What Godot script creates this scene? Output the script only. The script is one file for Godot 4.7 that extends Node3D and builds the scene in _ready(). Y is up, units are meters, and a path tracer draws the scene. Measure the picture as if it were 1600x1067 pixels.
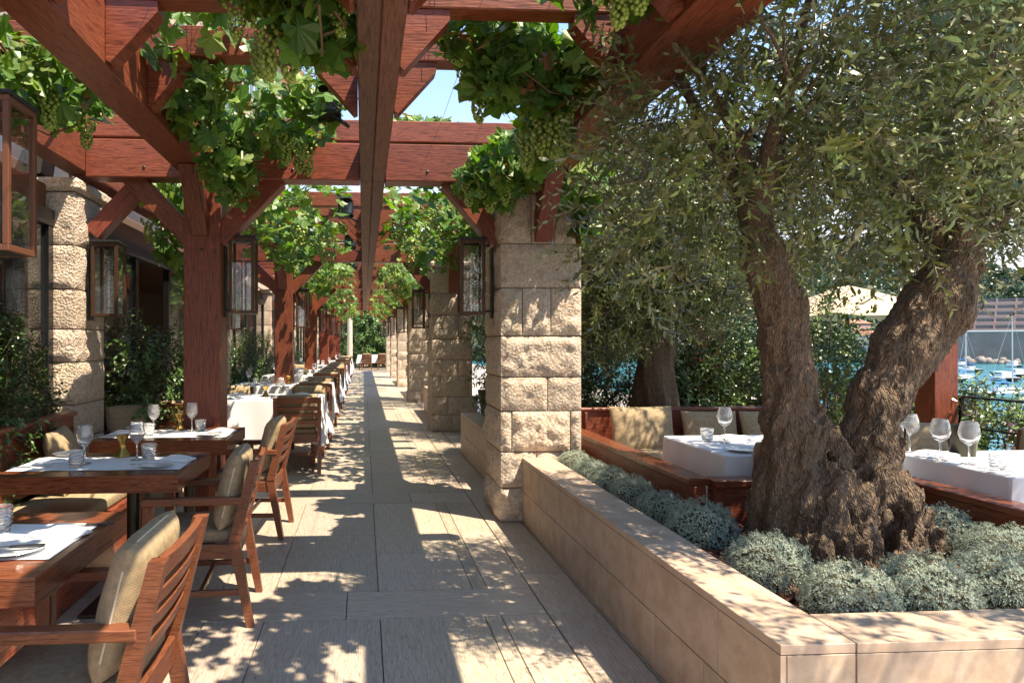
extends Node3D
# A restaurant terrace under a vine pergola beside a planter with an old olive tree.
# x to the right, y up, the walkway runs towards -z. V(x, y, d) is a point d metres down the walkway.

var rng := RandomNumberGenerator.new()
var M := {}
var used := {}

# ---------------------------------------------------------------- mesh builder
class MB:
	var v := PackedVector3Array()
	var n := PackedVector3Array()
	var t := PackedVector2Array()
	var c := PackedColorArray()
	func tri(a: Vector3, b: Vector3, d: Vector3, ua := Vector2.ZERO, ub := Vector2.ZERO, ud := Vector2.ZERO, col := Color.WHITE) -> void:
		var nn := (b - a).cross(d - a).normalized()
		v.append(a); v.append(d); v.append(b)
		n.append(nn); n.append(nn); n.append(nn)
		t.append(ua); t.append(ud); t.append(ub)
		c.append(col); c.append(col); c.append(col)
	func quad(a: Vector3, b: Vector3, d: Vector3, e: Vector3, ua: Vector2, ub: Vector2, ud: Vector2, ue: Vector2, col := Color.WHITE) -> void:
		tri(a, b, d, ua, ub, ud, col)
		tri(a, d, e, ua, ud, ue, col)
	# a chamfered box; local x is the long axis (grain)
	func bar(T: Transform3D, s: Vector3, ch := 0.004, col := Color.WHITE, uo := Vector2.ZERO) -> void:
		var h := s * 0.5
		var k := minf(ch, minf(h.x, minf(h.y, h.z)) * 0.8)
		var pts := []
		for ix in [-1, 1]:
			for iy in [-1, 1]:
				for iz in [-1, 1]:
					pts.append([Vector3(ix * h.x, iy * (h.y - k), iz * (h.z - k)), Vector3(ix * (h.x - k), iy * h.y, iz * (h.z - k)), Vector3(ix * (h.x - k), iy * (h.y - k), iz * h.z)])
		var P := func(ix, iy, iz, ax): return pts[(4 if ix > 0 else 0) + (2 if iy > 0 else 0) + (1 if iz > 0 else 0)][ax]
		for sg in [-1, 1]:
			face(T, [P.call(sg, -1, -1, 0), P.call(sg, 1, -1, 0), P.call(sg, 1, 1, 0), P.call(sg, -1, 1, 0)], 0, col, uo)
			face(T, [P.call(-1, sg, -1, 1), P.call(1, sg, -1, 1), P.call(1, sg, 1, 1), P.call(-1, sg, 1, 1)], 1, col, uo)
			face(T, [P.call(-1, -1, sg, 2), P.call(1, -1, sg, 2), P.call(1, 1, sg, 2), P.call(-1, 1, sg, 2)], 2, col, uo)
			for s2 in [-1, 1]:
				face(T, [P.call(-1, sg, s2, 1), P.call(1, sg, s2, 1), P.call(1, sg, s2, 2), P.call(-1, sg, s2, 2)], 1, col, uo)
				face(T, [P.call(sg, -1, s2, 0), P.call(sg, 1, s2, 0), P.call(sg, 1, s2, 2), P.call(sg, -1, s2, 2)], 2, col, uo)
				face(T, [P.call(sg, s2, -1, 0), P.call(sg, s2, 1, 0), P.call(sg, s2, 1, 1), P.call(sg, s2, -1, 1)], 1, col, uo)
				for s3 in [-1, 1]:
					face(T, [P.call(sg, s2, s3, 0), P.call(sg, s2, s3, 1), P.call(sg, s2, s3, 2)], 1, col, uo)
	func face(T: Transform3D, p: Array, ax: int, col: Color, uo: Vector2) -> void:
		var m := Vector3.ZERO
		for q in p: m += q
		if (p[1] - p[0]).cross(p[2] - p[0]).dot(m) < 0.0:
			p = p.duplicate(); p.reverse()
		var u := []
		for q in p:
			var w: Vector2 = Vector2(q.z * 0.25, q.y) if ax == 0 else Vector2(q.x, q.z + q.y * 0.3) if ax == 1 else Vector2(q.x, q.y + 0.37)
			u.append(w + uo)
		tri(T * p[0], T * p[1], T * p[2], u[0], u[1], u[2], col)
		if p.size() == 4:
			tri(T * p[0], T * p[2], T * p[3], u[0], u[2], u[3], col)
	# bar from point a to point b; w across, h along "up"
	func beam(a: Vector3, b: Vector3, w: float, h: float, ch := 0.004, up := Vector3.UP, col := Color.WHITE, uo := Vector2.ZERO) -> void:
		var x := (b - a).normalized()
		var z := x.cross(up)
		if z.length() < 0.01: z = x.cross(Vector3.RIGHT)
		z = z.normalized()
		bar(Transform3D(Basis(x, z.cross(x).normalized(), z), (a + b) * 0.5), Vector3(a.distance_to(b), h, w), ch, col, uo)
	# extruded convex outline
	func prism(p: Array, d: Vector3, uo := Vector2.ZERO, col := Color.WHITE) -> void:
		var m := Vector3.ZERO
		for q in p: m += q
		m = m / p.size() + d * 0.5
		var k: int = p.size()
		for i in range(1, k - 1):
			out_tri(p[0], p[i], p[i + 1], m, uo, col)
			out_tri(p[0] + d, p[i] + d, p[i + 1] + d, m, uo, col)
		for i in k:
			var a: Vector3 = p[i]
			var b: Vector3 = p[(i + 1) % k]
			out_tri(a, b, b + d, m, uo, col); out_tri(a, b + d, a + d, m, uo, col)
	func out_tri(a: Vector3, b: Vector3, e: Vector3, m: Vector3, uo: Vector2, col: Color) -> void:
		if (b - a).cross(e - a).dot(a - m) < 0.0:
			var s := b; b = e; e = s
		tri(a, b, e, uo + Vector2(a.x + a.z, a.y), uo + Vector2(b.x + b.z, b.y), uo + Vector2(e.x + e.z, e.y), col)
	# smooth grid of rows of points
	func grid(rows: Array, closed := false, us := 1.0, vs := 1.0, flip := false, col := Color.WHITE, cols := []) -> void:
		var R := rows.size()
		var C: int = rows[0].size()
		var nn := []
		for i in R:
			var rn := PackedVector3Array()
			var r0: PackedVector3Array = rows[maxi(i - 1, 0)]
			var r1: PackedVector3Array = rows[mini(i + 1, R - 1)]
			var r: PackedVector3Array = rows[i]
			for j in C:
				var ja := (j + C - 1) % C if closed else maxi(j - 1, 0)
				var jb := (j + 1) % C if closed else mini(j + 1, C - 1)
				var du := r[jb] - r[ja]
				if du.length_squared() < 1e-12:
					var rr: PackedVector3Array = r1 if i < R / 2 else r0
					du = rr[jb] - rr[ja]
				var q := du.cross(r1[j] - r0[j]).normalized()
				rn.append(-q if flip else q)
			nn.append(rn)
		for i in R - 1:
			for j in (C if closed else C - 1):
				var k := (j + 1) % C
				var id := [[i, j], [i, k], [i + 1, k], [i + 1, j]]
				if flip: id.reverse()
				for o in [[0, 2, 1], [0, 3, 2]]:
					for w in o:
						var a: int = id[w][0]
						var b: int = id[w][1]
						v.append(rows[a][b]); n.append(nn[a][b])
						var bb := b
						if closed and b == 0 and j == C - 1: bb = C
						t.append(Vector2(bb * us / (C if closed else C - 1), a * vs / (R - 1)))
						c.append(cols[a][b] if cols.size() else col)
	func lathe(prof: Array, seg := 20, at := Vector3.ZERO, col := Color.WHITE) -> void:
		var rows := []
		for p in prof:
			var r := PackedVector3Array()
			for j in seg:
				var a := TAU * j / seg
				r.append(at + Vector3(cos(a) * p.x, p.y, -sin(a) * p.x))
			rows.append(r)
		grid(rows, true, 4.0, 1.0, false, col)
	func tube(path: Array, rad: Array, seg := 8, us := 1.0, vs := 1.0, col := Color.WHITE) -> void:
		var rows := []
		var b1 := Vector3.RIGHT
		for i in path.size():
			var tg: Vector3 = (path[mini(i + 1, path.size() - 1)] - path[maxi(i - 1, 0)]).normalized()
			b1 = (b1 - tg * b1.dot(tg))
			if b1.length() < 0.05: b1 = tg.cross(Vector3.FORWARD)
			b1 = b1.normalized()
			var b2 := tg.cross(b1)
			var r := PackedVector3Array()
			for j in seg:
				var a := TAU * j / seg
				r.append(path[i] + (b1 * cos(a) + b2 * sin(a)) * rad[i])
			rows.append(r)
		grid(rows, true, us, vs, false, col)
	func mesh() -> ArrayMesh:
		var a := []
		a.resize(Mesh.ARRAY_MAX)
		a[Mesh.ARRAY_VERTEX] = v; a[Mesh.ARRAY_NORMAL] = n; a[Mesh.ARRAY_TEX_UV] = t; a[Mesh.ARRAY_COLOR] = c
		var m := ArrayMesh.new()
		m.add_surface_from_arrays(Mesh.PRIMITIVE_TRIANGLES, a)
		return m

# ---------------------------------------------------------------- scene helpers
func V(x: float, y: float, d: float) -> Vector3: return Vector3(x, y, -d)
func R(a: float, b: float) -> float: return rng.randf_range(a, b)
func ro() -> Vector2: return Vector2(R(0, 7), R(0, 7))
func lin(r: float, g: float, b: float) -> Color: return Color(r, g, b).linear_to_srgb()
func tint(k := 0.12) -> Color:
	var g := R(1.0 - k, 1.0)
	return Color(g, g * R(0.97, 1.0), g * R(0.95, 1.0))
func wood_tone() -> Color:
	var g := R(0.68, 1.05)
	return Color(g, g * R(0.86, 1.12), g * R(0.82, 1.12))
func numbered(s: String) -> String:
	var k: int = used.get(s, 0)
	used[s] = k + 1
	return s if k == 0 else "%s_%03d" % [s, k]
func thing(called: String, label: String, category: String, at := Vector3.ZERO, turn := 0.0, group := "") -> Node3D:
	var o := Node3D.new()
	o.name = numbered(called); add_child(o)
	o.position = at; o.rotation.y = turn
	tag(o, label, category, group)
	return o
func tag(o: Node, label: String, category: String, group := "", kind := "") -> void:
	o.set_meta("label", label); o.set_meta("category", category)
	if group: o.set_meta("group", group)
	if kind: o.set_meta("kind", kind)
func part(called: String, m, mt: Material, parent: Node = self, at := Vector3.ZERO) -> MeshInstance3D:
	var o := MeshInstance3D.new()
	o.name = numbered(called) if parent == self else called
	o.mesh = m.mesh() if m is MB else m
	o.material_override = mt
	o.position = at
	parent.add_child(o, true)
	return o
func struct(called: String, m, mt: Material) -> MeshInstance3D:
	var o := part(called, m, mt)
	o.set_meta("kind", "structure")
	return o
func copy_of(o: Node3D, at: Vector3, turn: float, label: String, group := "") -> Node3D:
	var r: Node3D = o.duplicate()
	r.name = numbered(counter_free(o.name)); add_child(r)
	r.position = at; r.rotation.y = turn
	r.set_meta("label", label)
	if group: r.set_meta("group", group)
	return r
func counter_free(s: String) -> String:
	var i := s.rfind("_")
	return s.left(i) if i > 0 and s.substr(i + 1).is_valid_int() else s
func scatter(called: String, m: Mesh, xf: Array, cols: Array, mt: Material, parent: Node) -> MultiMeshInstance3D:
	var mm := MultiMesh.new()
	mm.transform_format = MultiMesh.TRANSFORM_3D
	mm.use_colors = true
	mm.mesh = m
	mm.instance_count = xf.size()
	for i in xf.size():
		mm.set_instance_transform(i, xf[i])
		mm.set_instance_color(i, cols[i])
	var o := MultiMeshInstance3D.new()
	o.name = numbered(called) if parent == self else called
	o.multimesh = mm; o.material_override = mt
	o.set_meta("kind", "stuff")
	parent.add_child(o, true)
	return o
func rbasis() -> Basis:
	var q := Quaternion(R(-1, 1), R(-1, 1), R(-1, 1), R(-1, 1) + 0.001).normalized()
	return Basis(q)
func aim(dir: Vector3, roll: float) -> Basis: # local y along dir
	var y := dir.normalized()
	var x := y.cross(Vector3(0.31, 0.2, 0.93)).normalized()
	return Basis(x, y, x.cross(y)).rotated(y, roll)
func ball() -> Vector3:
	for i in 40:
		var p := Vector3(R(-1, 1), R(-1, 1), R(-1, 1))
		if p.length_squared() < 1.0: return p
	return Vector3.ZERO

# ---------------------------------------------------------------- materials
func nz(seed_: int, freq: float, w := 512, h := 512, oct := 4, kind := FastNoiseLite.TYPE_SIMPLEX_SMOOTH, fr := FastNoiseLite.FRACTAL_FBM) -> PackedByteArray:
	var f := FastNoiseLite.new()
	f.seed = seed_; f.frequency = freq; f.noise_type = kind; f.fractal_type = fr; f.fractal_octaves = oct
	var im := f.get_seamless_image(w, h)
	im.convert(Image.FORMAT_L8)
	return im.get_data()
func tex(w: int, h: int, fn: Callable) -> ImageTexture:
	var d := PackedByteArray()
	d.resize(w * h * 3)
	for i in w * h:
		var c: Color = fn.call(i)
		d[i * 3] = clampi(int(c.r * 255.0), 0, 255); d[i * 3 + 1] = clampi(int(c.g * 255.0), 0, 255); d[i * 3 + 2] = clampi(int(c.b * 255.0), 0, 255)
	return ImageTexture.create_from_image(Image.create_from_data(w, h, false, Image.FORMAT_RGB8, d))
func gray(w: int, h: int, b: PackedByteArray) -> ImageTexture:
	return ImageTexture.create_from_image(Image.create_from_data(w, h, false, Image.FORMAT_L8, b))
func mat(col: Color, rough: float, metal := 0.0, albedo: Texture2D = null, relief: Texture2D = null, cm := 0.0, scale := Vector3.ONE, tri := false, vc := true) -> StandardMaterial3D:
	var m := StandardMaterial3D.new()
	m.albedo_color = col; m.roughness = rough; m.metallic = metal
	m.vertex_color_use_as_albedo = vc
	if albedo: m.albedo_texture = albedo
	if relief:
		m.heightmap_enabled = true; m.heightmap_texture = relief; m.heightmap_scale = cm
	m.uv1_scale = scale
	if tri:
		m.uv1_triplanar = true; m.uv1_world_triplanar = true; m.uv1_triplanar_sharpness = 4.0
	return m
func glass(alpha: float, col := Color(1, 1, 1)) -> StandardMaterial3D:
	var m := StandardMaterial3D.new()
	m.albedo_color = Color(col, alpha); m.transparency = BaseMaterial3D.TRANSPARENCY_ALPHA
	m.roughness = 0.02; m.metallic_specular = 0.6
	return m
func solid_glass() -> StandardMaterial3D:
	var m := StandardMaterial3D.new()
	m.albedo_color = Color(1, 1, 1, 0.1); m.transparency = BaseMaterial3D.TRANSPARENCY_ALPHA
	m.refraction_enabled = true; m.refraction_scale = 0.05
	m.roughness = 0.0
	return m
func leafy(col: Color, rough: float, back: Color) -> StandardMaterial3D:
	var m := mat(col, rough)
	m.backlight_enabled = true; m.backlight = back
	m.cull_mode = BaseMaterial3D.CULL_DISABLED
	return m

func make_materials() -> void:
	var W := 512
	# mahogany: long grain along u
	var a := nz(1, 0.010, W, W, 5)
	var b := nz(2, 0.045, W, W, 3)
	var e := nz(3, 0.006, W, W, 2)
	var dark := Color(0.045, 0.010, 0.005)
	var mid := Color(0.175, 0.041, 0.020)
	var light := Color(0.30, 0.085, 0.042)
	var wood := tex(W, W, func(i):
		var g: float = fposmod(a[i] / 255.0 * 9.0 + e[i] / 255.0 * 3.0, 1.0)
		g = absf(g - 0.5) * 2.0
		var f: float = b[i] / 255.0
		var q := mid.lerp(light, clampf(g * 0.75 + (f - 0.5) * 0.9, 0.0, 1.0))
		q = q.lerp(dark, clampf((0.34 - f) * 3.0, 0.0, 0.75) + clampf((0.22 - g) * 2.0, 0.0, 0.34))
		return q.linear_to_srgb())
	var wb := gray(W, W, b)
	M.wood = mat(Color.WHITE, 0.42, 0, wood, wb, 0.10, Vector3(0.2, 2.6, 1))
	M.wood_table = mat(lin(0.88, 1.05, 0.95), 0.24, 0, wood, null, 0.0, Vector3(0.22, 3.4, 1))
	M.wood_chair = mat(lin(0.82, 1.05, 0.95), 0.34, 0, wood, wb, 0.03, Vector3(0.32, 6.0, 1))
	M.wood_grey = mat(lin(0.85, 1.5, 1.9), 0.6, 0, wood, wb, 0.15, Vector3(0.16, 3.0, 1))
	# travertine: veins along u, small open pores
	var ta := nz(11, 0.012, W, W, 4)
	var tb := nz(12, 0.05, W, W, 3)
	var tc := nz(13, 0.02, W, W, 3)
	var tp := nz(14, 0.13, W, W, 2)
	var tlight := Color(0.62, 0.54, 0.445)
	var tdark := Color(0.42, 0.335, 0.25)
	var pores := PackedByteArray(); pores.resize(W * W)
	var trav := tex(W, W, func(i):
		var g: float = fposmod(ta[i] / 255.0 * 5.0 + tc[i] / 255.0 * 1.5, 1.0)
		g = absf(g - 0.5) * 2.0
		var q := tdark.lerp(tlight, clampf(g * 0.38 + (tb[i] / 255.0 - 0.30) * 1.15, 0.0, 1.0))
		var pit: float = clampf((tp[i] / 255.0 - 0.66) * 9.0, 0.0, 1.0) * clampf((tc[i] / 255.0 - 0.40) * 5.0, 0.0, 1.0)
		pores[i] = int(255.0 * (1.0 - pit) * 0.8 + tb[i] * 0.2)
		return q.lerp(Color(0.10, 0.075, 0.055), pit * 0.85).linear_to_srgb())
	M.tile = mat(Color.WHITE, 0.42, 0, trav, gray(W, W, pores), 0.10, Vector3(0.22, 4.6, 1))
	# rock-faced limestone
	var sa := nz(21, 0.03, W, W, 5)
	var sb := nz(22, 0.012, W, W, 4)
	var sp := nz(23, 0.10, W, W, 2)
	var rock := tex(W, W, func(i):
		var g: float = sa[i] / 255.0
		var q := Color(0.52, 0.415, 0.315).lerp(Color(0.72, 0.63, 0.51), clampf(g * 1.3 - 0.15, 0.0, 1.0))
		q = q.lerp(Color(0.46, 0.29, 0.18), clampf((sb[i] / 255.0 - 0.52) * 2.0, 0.0, 0.45))
		return q.lerp(Color(0.17, 0.115, 0.075), clampf((sp[i] / 255.0 - 0.68) * 5.0, 0.0, 0.75)).linear_to_srgb())
	var sh := PackedByteArray(); sh.resize(W * W)
	for i in W * W: sh[i] = clampi(int(sa[i] * 0.8 + 50 - maxf(0.0, sp[i] - 172) * 2.2), 0, 255)
	M.rock = mat(Color.WHITE, 0.85, 0, rock, gray(W, W, sh), 0.9, Vector3(2.0, 2.0, 2.0), true)
	M.rock_pale = mat(lin(1.15, 1.13, 1.14), 0.85, 0, rock, gray(W, W, sh), 2.2, Vector3(2.4, 2.4, 2.4), true)
	M.grout = mat(lin(0.30, 0.24, 0.18), 0.95)
	M.mortar = mat(lin(0.26, 0.20, 0.14), 0.95)
	# honed planter stone
	var ga := nz(31, 0.015, W, W, 5)
	var gb := nz(32, 0.07, W, W, 3)
	var gs := nz(33, 0.16, W, W, 1)
	var honed := tex(W, W, func(i):
		var g: float = clampf((ga[i] / 255.0 - 0.5) * 1.5 + (gb[i] / 255.0 - 0.5) * 0.5 + 0.5, 0.0, 1.0)
		var q := Color(0.44, 0.325, 0.23).lerp(Color(0.56, 0.435, 0.325), g)
		return q.lerp(Color(0.24, 0.16, 0.10), clampf((gs[i] / 255.0 - 0.87) * 5.0, 0.0, 0.25)).linear_to_srgb())
	M.honed = mat(Color.WHITE, 0.55, 0, honed, gray(W, W, gb), 0.05, Vector3(0.9, 0.9, 0.9), true)
	# bark
	var ba := nz(41, 0.02, W, W, 5)
	var bb := nz(42, 0.035, W, W, 4, FastNoiseLite.TYPE_SIMPLEX_SMOOTH, FastNoiseLite.FRACTAL_RIDGED)
	var bark := tex(W, W, func(i):
		var q := Color(0.07, 0.043, 0.028).lerp(Color(0.37, 0.245, 0.148), clampf(ba[i] / 255.0 * 0.7 + (0.75 - bb[i] / 255.0) * 0.9, 0.0, 1.0))
		q = q.lerp(Color(0.19, 0.175, 0.15), clampf((sb[i] / 255.0 - 0.55) * 2.0, 0.0, 0.35))
		return q.linear_to_srgb())
	var bh := PackedByteArray(); bh.resize(W * W)
	for i in W * W: bh[i] = clampi(255 - int(bb[i] * 0.8) + int((ba[i] - 128) * 0.4), 0, 255)
	M.bark = mat(Color.WHITE, 0.8, 0, bark, gray(W, W, bh), 4.0, Vector3(4.6, 1.3, 4.6), true)
	# woven fabric, linen
	var fw := 128
	var fa := nz(51, 0.03, fw, fw, 3)
	var weave := PackedByteArray(); weave.resize(fw * fw)
	for y in fw:
		for x in fw:
			var k := (x / 4 + y / 4) % 2
			weave[y * fw + x] = clampi(150 + (60 if k else -40) + (fa[y * fw + x] - 128) / 2, 0, 255)
	var wv := tex(fw, fw, func(i):
		var g: float = 0.66 + weave[i] / 255.0 * 0.34
		return Color(g, g * 0.985, g * 0.95))
	M.fabric = mat(lin(0.47, 0.36, 0.225), 0.9, 0, wv, gray(fw, fw, weave), 0.15, Vector3(8, 8, 8), true)
	M.fabric_seat = mat(lin(0.36, 0.27, 0.175), 0.9, 0, wv, gray(fw, fw, weave), 0.15, Vector3(8, 8, 8), true)
	M.piping = mat(lin(0.62, 0.53, 0.40), 0.9)
	M.linen = mat(lin(0.78, 0.78, 0.79), 0.85)
	M.paper = mat(lin(0.78, 0.79, 0.80), 0.8)
	M.china = mat(lin(0.82, 0.82, 0.80), 0.15)
	M.steel = mat(lin(0.55, 0.55, 0.56), 0.22, 1.0)
	M.knife = mat(lin(0.02, 0.02, 0.022), 0.3)
	M.brass = mat(lin(0.55, 0.34, 0.09), 0.28, 1.0)
	M.bronze = mat(lin(0.085, 0.042, 0.024), 0.45, 0.55)
	M.bronze_red = mat(lin(0.17, 0.068, 0.038), 0.4, 0.2)
	M.black = mat(lin(0.012, 0.012, 0.013), 0.45)
	M.black_gloss = mat(lin(0.01, 0.01, 0.011), 0.18)
	M.leg = mat(lin(0.05, 0.048, 0.034), 0.38, 0.7)
	M.pane = glass(0.04, Color(0.2, 0.2, 0.2))
	M.wine_glass = solid_glass()
	M.crystal = solid_glass()
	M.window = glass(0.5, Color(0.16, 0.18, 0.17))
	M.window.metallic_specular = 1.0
	M.candle = glass(0.12, Color(0.4, 0.4, 0.38))
	# leaves
	M.vine_leaf = leafy(Color.WHITE, 0.40, Color(0.85, 0.95, 0.35))
	M.olive_leaf = leafy(Color.WHITE, 0.32, Color(0.5, 0.56, 0.18))
	M.shrub_leaf = leafy(Color.WHITE, 0.30, Color(0.2, 0.28, 0.1))
	M.silver = leafy(Color.WHITE, 0.8, Color(0.14, 0.16, 0.12))
	M.petal = leafy(Color.WHITE, 0.6, Color(0.4, 0.36, 0.36))
	M.grape = leafy(Color.WHITE, 0.28, Color(0.42, 0.5, 0.12))
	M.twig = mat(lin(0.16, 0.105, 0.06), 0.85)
	var ma := nz(61, 0.06, 256, 256, 3)
	M.soil = mat(lin(0.055, 0.024, 0.014), 0.95, 0, null, gray(256, 256, ma), 2.0, Vector3(4, 4, 4), true)
	M.chip = mat(Color.WHITE, 0.9)
	# plaster, far things
	var pa := nz(71, 0.01, 256, 256, 4)
	var plast := tex(256, 256, func(i):
		var g: float = 0.86 + pa[i] / 255.0 * 0.14
		return Color(g, g, g))
	M.plaster = mat(lin(0.60, 0.44, 0.31), 0.9, 0, plast, null, 0.0, Vector3(0.3, 0.3, 0.3), true)
	M.plaster_trim = mat(lin(0.62, 0.52, 0.42), 0.9)
	M.shutter = mat(lin(0.11, 0.36, 0.34), 0.6)
	M.awning = mat(lin(0.58, 0.36, 0.17), 0.9)
	M.canvas = mat(lin(0.58, 0.43, 0.27), 0.9)
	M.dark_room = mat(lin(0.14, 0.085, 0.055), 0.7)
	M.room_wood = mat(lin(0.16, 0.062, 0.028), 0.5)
	M.blind = mat(lin(0.42, 0.40, 0.36), 0.6)
	M.concrete = mat(lin(0.30, 0.27, 0.235), 0.9, 0, plast, null, 0.0, Vector3(0.2, 0.2, 0.2), true)
	M.far_wall = mat(lin(0.28, 0.235, 0.20), 0.9, 0, plast, null, 0.0, Vector3(0.06, 0.06, 0.06), true)
	M.far_pink = mat(lin(0.44, 0.29, 0.235), 0.9)
	M.far_white = mat(lin(0.62, 0.60, 0.56), 0.7)
	M.far_glass = mat(lin(0.05, 0.07, 0.085), 0.15)
	M.far_roof = mat(lin(0.36, 0.15, 0.09), 0.9)
	M.hill = mat(Color.WHITE, 0.95)
	M.hull = mat(lin(0.72, 0.72, 0.72), 0.3)
	M.hull_blue = mat(lin(0.03, 0.17, 0.42), 0.4)
	M.spar = mat(lin(0.55, 0.55, 0.55), 0.35, 0.6)
	M.clay = mat(lin(0.42, 0.15, 0.075), 0.8)
	var wa := nz(81, 0.03, 256, 256, 4)
	M.sea = mat(lin(0.022, 0.18, 0.225), 0.16, 0, null, gray(256, 256, wa), 25.0, Vector3(0.05, 0.05, 0.05), true)

# ---------------------------------------------------------------- reusable shapes
func pillow_mesh(w: float, h: float, th: float, e := 3.0, wob := 0.0, n := 14) -> MB:
	var m := MB.new()
	for side in [-1.0, 1.0]:
		var rows := []
		for i in n + 1:
			var r := PackedVector3Array()
			for j in n + 1:
				var u := sin((2.0 * j / n - 1.0) * PI / 2.0)
				var q := sin((2.0 * i / n - 1.0) * PI / 2.0)
				var k := pow(maxf(0.0, 1.0 - pow(absf(u), e)), 0.5) * pow(maxf(0.0, 1.0 - pow(absf(q), e)), 0.5)
				var pinch := 1.0 - (0.05 if e < 5.0 else 0.0) * (1.0 - absf(u * q)) * maxf(absf(u), absf(q))
				r.append(Vector3(u * w * 0.5 * pinch, q * h * 0.5 * pinch, side * (th * 0.5 * k + wob * k * sin(u * 7.0 + q * 3.0) * cos(q * 6.0))))
			rows.append(r)
		m.grid(rows, false, w, h, side < 0)
	return m
func rounded_slab(s: Vector3, rad: float) -> MB:
	# soft box: three nested rounded rings, flat top and bottom
	var m := MB.new()
	var rows := []
	var lv := [[-s.y / 2, rad * 1.2], [-s.y / 2 + rad * 0.3, rad * 0.3], [-s.y / 2 + rad, 0.0], [s.y / 2 - rad, 0.0], [s.y / 2 - rad * 0.3, rad * 0.3], [s.y / 2, rad * 1.2]]
	for L in lv:
		var r := PackedVector3Array()
		for k in 4:
			for q in 5:
				var a := (k + q / 4.0) * PI / 2.0
				var cr := rad * 1.5
				var cx: float = (s.x / 2 - L[1] - cr) * (1 if k in [0, 3] else -1)
				var cz: float = (s.z / 2 - L[1] - cr) * (1 if k in [0, 1] else -1)
				r.append(Vector3(cx + cos(a) * cr, L[0], cz + sin(a) * cr))
		rows.append(r)
	for sc in [0.8, 0.5, 0.2, 0.002]:
		var r := PackedVector3Array()
		for p in rows[5]: r.append(Vector3(p.x * sc, s.y / 2 + rad * 0.35 * (1.0 - sc * sc), p.z * sc))
		rows.append(r)
	m.grid(rows, true, 1.0, 1.0, true)
	return m
func vine_leaf_mesh(k: int) -> MB:
	var m := MB.new()
	rng.seed = 900 + k
	var N := 22
	var pts := []
	for i in N:
		var a := TAU * i / N
		var rr := 0.80 + 0.17 * cos(5.0 * (a - PI / 2.0)) + (0.06 if i % 2 else -0.05) + R(-0.05, 0.05)
		if absf(wrapf(a - 1.5 * PI, -PI, PI)) < 0.2: rr = 0.25
		var p := Vector3(cos(a) * rr, 0, sin(a) * rr) * 0.5
		p.y = -0.5 * p.length_squared() * R(0.5, 1.5) + 0.05 * sin(a * 5.0 + k) + (0.10 * absf(p.x))
		pts.append(p + Vector3(0, 0, 0.16))
	var ctr := Vector3(0, -0.015, 0.0)
	for i in N:
		var g := R(0.9, 1.08)
		m.tri(ctr, pts[(i + 1) % N], pts[i], Vector2.ZERO, Vector2.ZERO, Vector2.ZERO, Color(g, g, g))
	var st := [Vector3(0, -0.01, 0), Vector3(0, 0.02, -0.25), Vector3(0, 0.1, -0.5)]
	m.tube(st, [0.012, 0.012, 0.014], 3, 1, 1, Color(1.6, 1.2, 0.7))
	return m
func olive_spray(k: int) -> MB:
	var m := MB.new()
	rng.seed = 700 + k
	var L := 0.24
	var path := []
	var bend := R(-0.25, 0.25)
	for i in 5:
		var s := i / 4.0
		path.append(Vector3(bend * s * s * L, s * L, 0.06 * sin(s * 3.0) * L))
	m.tube(path, [0.0022, 0.002, 0.0017, 0.0014, 0.001], 3, 1, 1, Color(0.22, 0.20, 0.13))
	var nl := 9
	for i in nl:
		var s := 0.10 + 0.9 * i / (nl - 1.0)
		var base := Vector3(bend * s * s * L, s * L, 0.06 * sin(s * 3.0) * L)
		for side in [-1.0, 1.0]:
			if R(0, 1) < 0.08: continue
			var ang := i * PI / 2.0 + R(-0.5, 0.5)
			var outv := Vector3(cos(ang) * side, R(0.55, 1.15), sin(ang) * side).normalized()
			var ll := R(0.042, 0.068) * (1.0 - 0.25 * s)
			var wd := ll * R(0.115, 0.15)
			var sidev := outv.cross(Vector3.UP).normalized()
			var upv := sidev.cross(outv).normalized()
			var tip := base + outv * ll - upv * ll * R(-0.05, 0.22)
			var q1 := base + outv * ll * 0.34
			var q2 := base + outv * ll * 0.68 - upv * ll * 0.03
			var g := R(0.75, 1.25)
			var top := Color(0.135 * g, 0.180 * g, 0.052 * g)
			var un := Color(0.33 * g, 0.35 * g, 0.23 * g)
			if R(0, 1) < 0.05: top = Color(0.16, 0.17, 0.05)
			for w in 2:
				var off := Vector3.ZERO if w == 0 else -upv * 0.0006
				var col := top if w == 0 else un
				var sd := 1.0 if w == 0 else -1.0
				var l1 := q1 + sidev * wd * sd + upv * wd * 0.3 + off
				var r1 := q1 - sidev * wd * sd + upv * wd * 0.3 + off
				var l2 := q2 + sidev * wd * 0.85 * sd + upv * wd * 0.2 + off
				var r2 := q2 - sidev * wd * 0.85 * sd + upv * wd * 0.2 + off
				m.tri(base + off, l1, r1, Vector2.ZERO, Vector2.ZERO, Vector2.ZERO, col)
				m.tri(l1, l2, r1, Vector2.ZERO, Vector2.ZERO, Vector2.ZERO, col)
				m.tri(r1, l2, r2, Vector2.ZERO, Vector2.ZERO, Vector2.ZERO, col)
				m.tri(l2, tip + off, r2, Vector2.ZERO, Vector2.ZERO, Vector2.ZERO, col)
	return m
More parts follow.
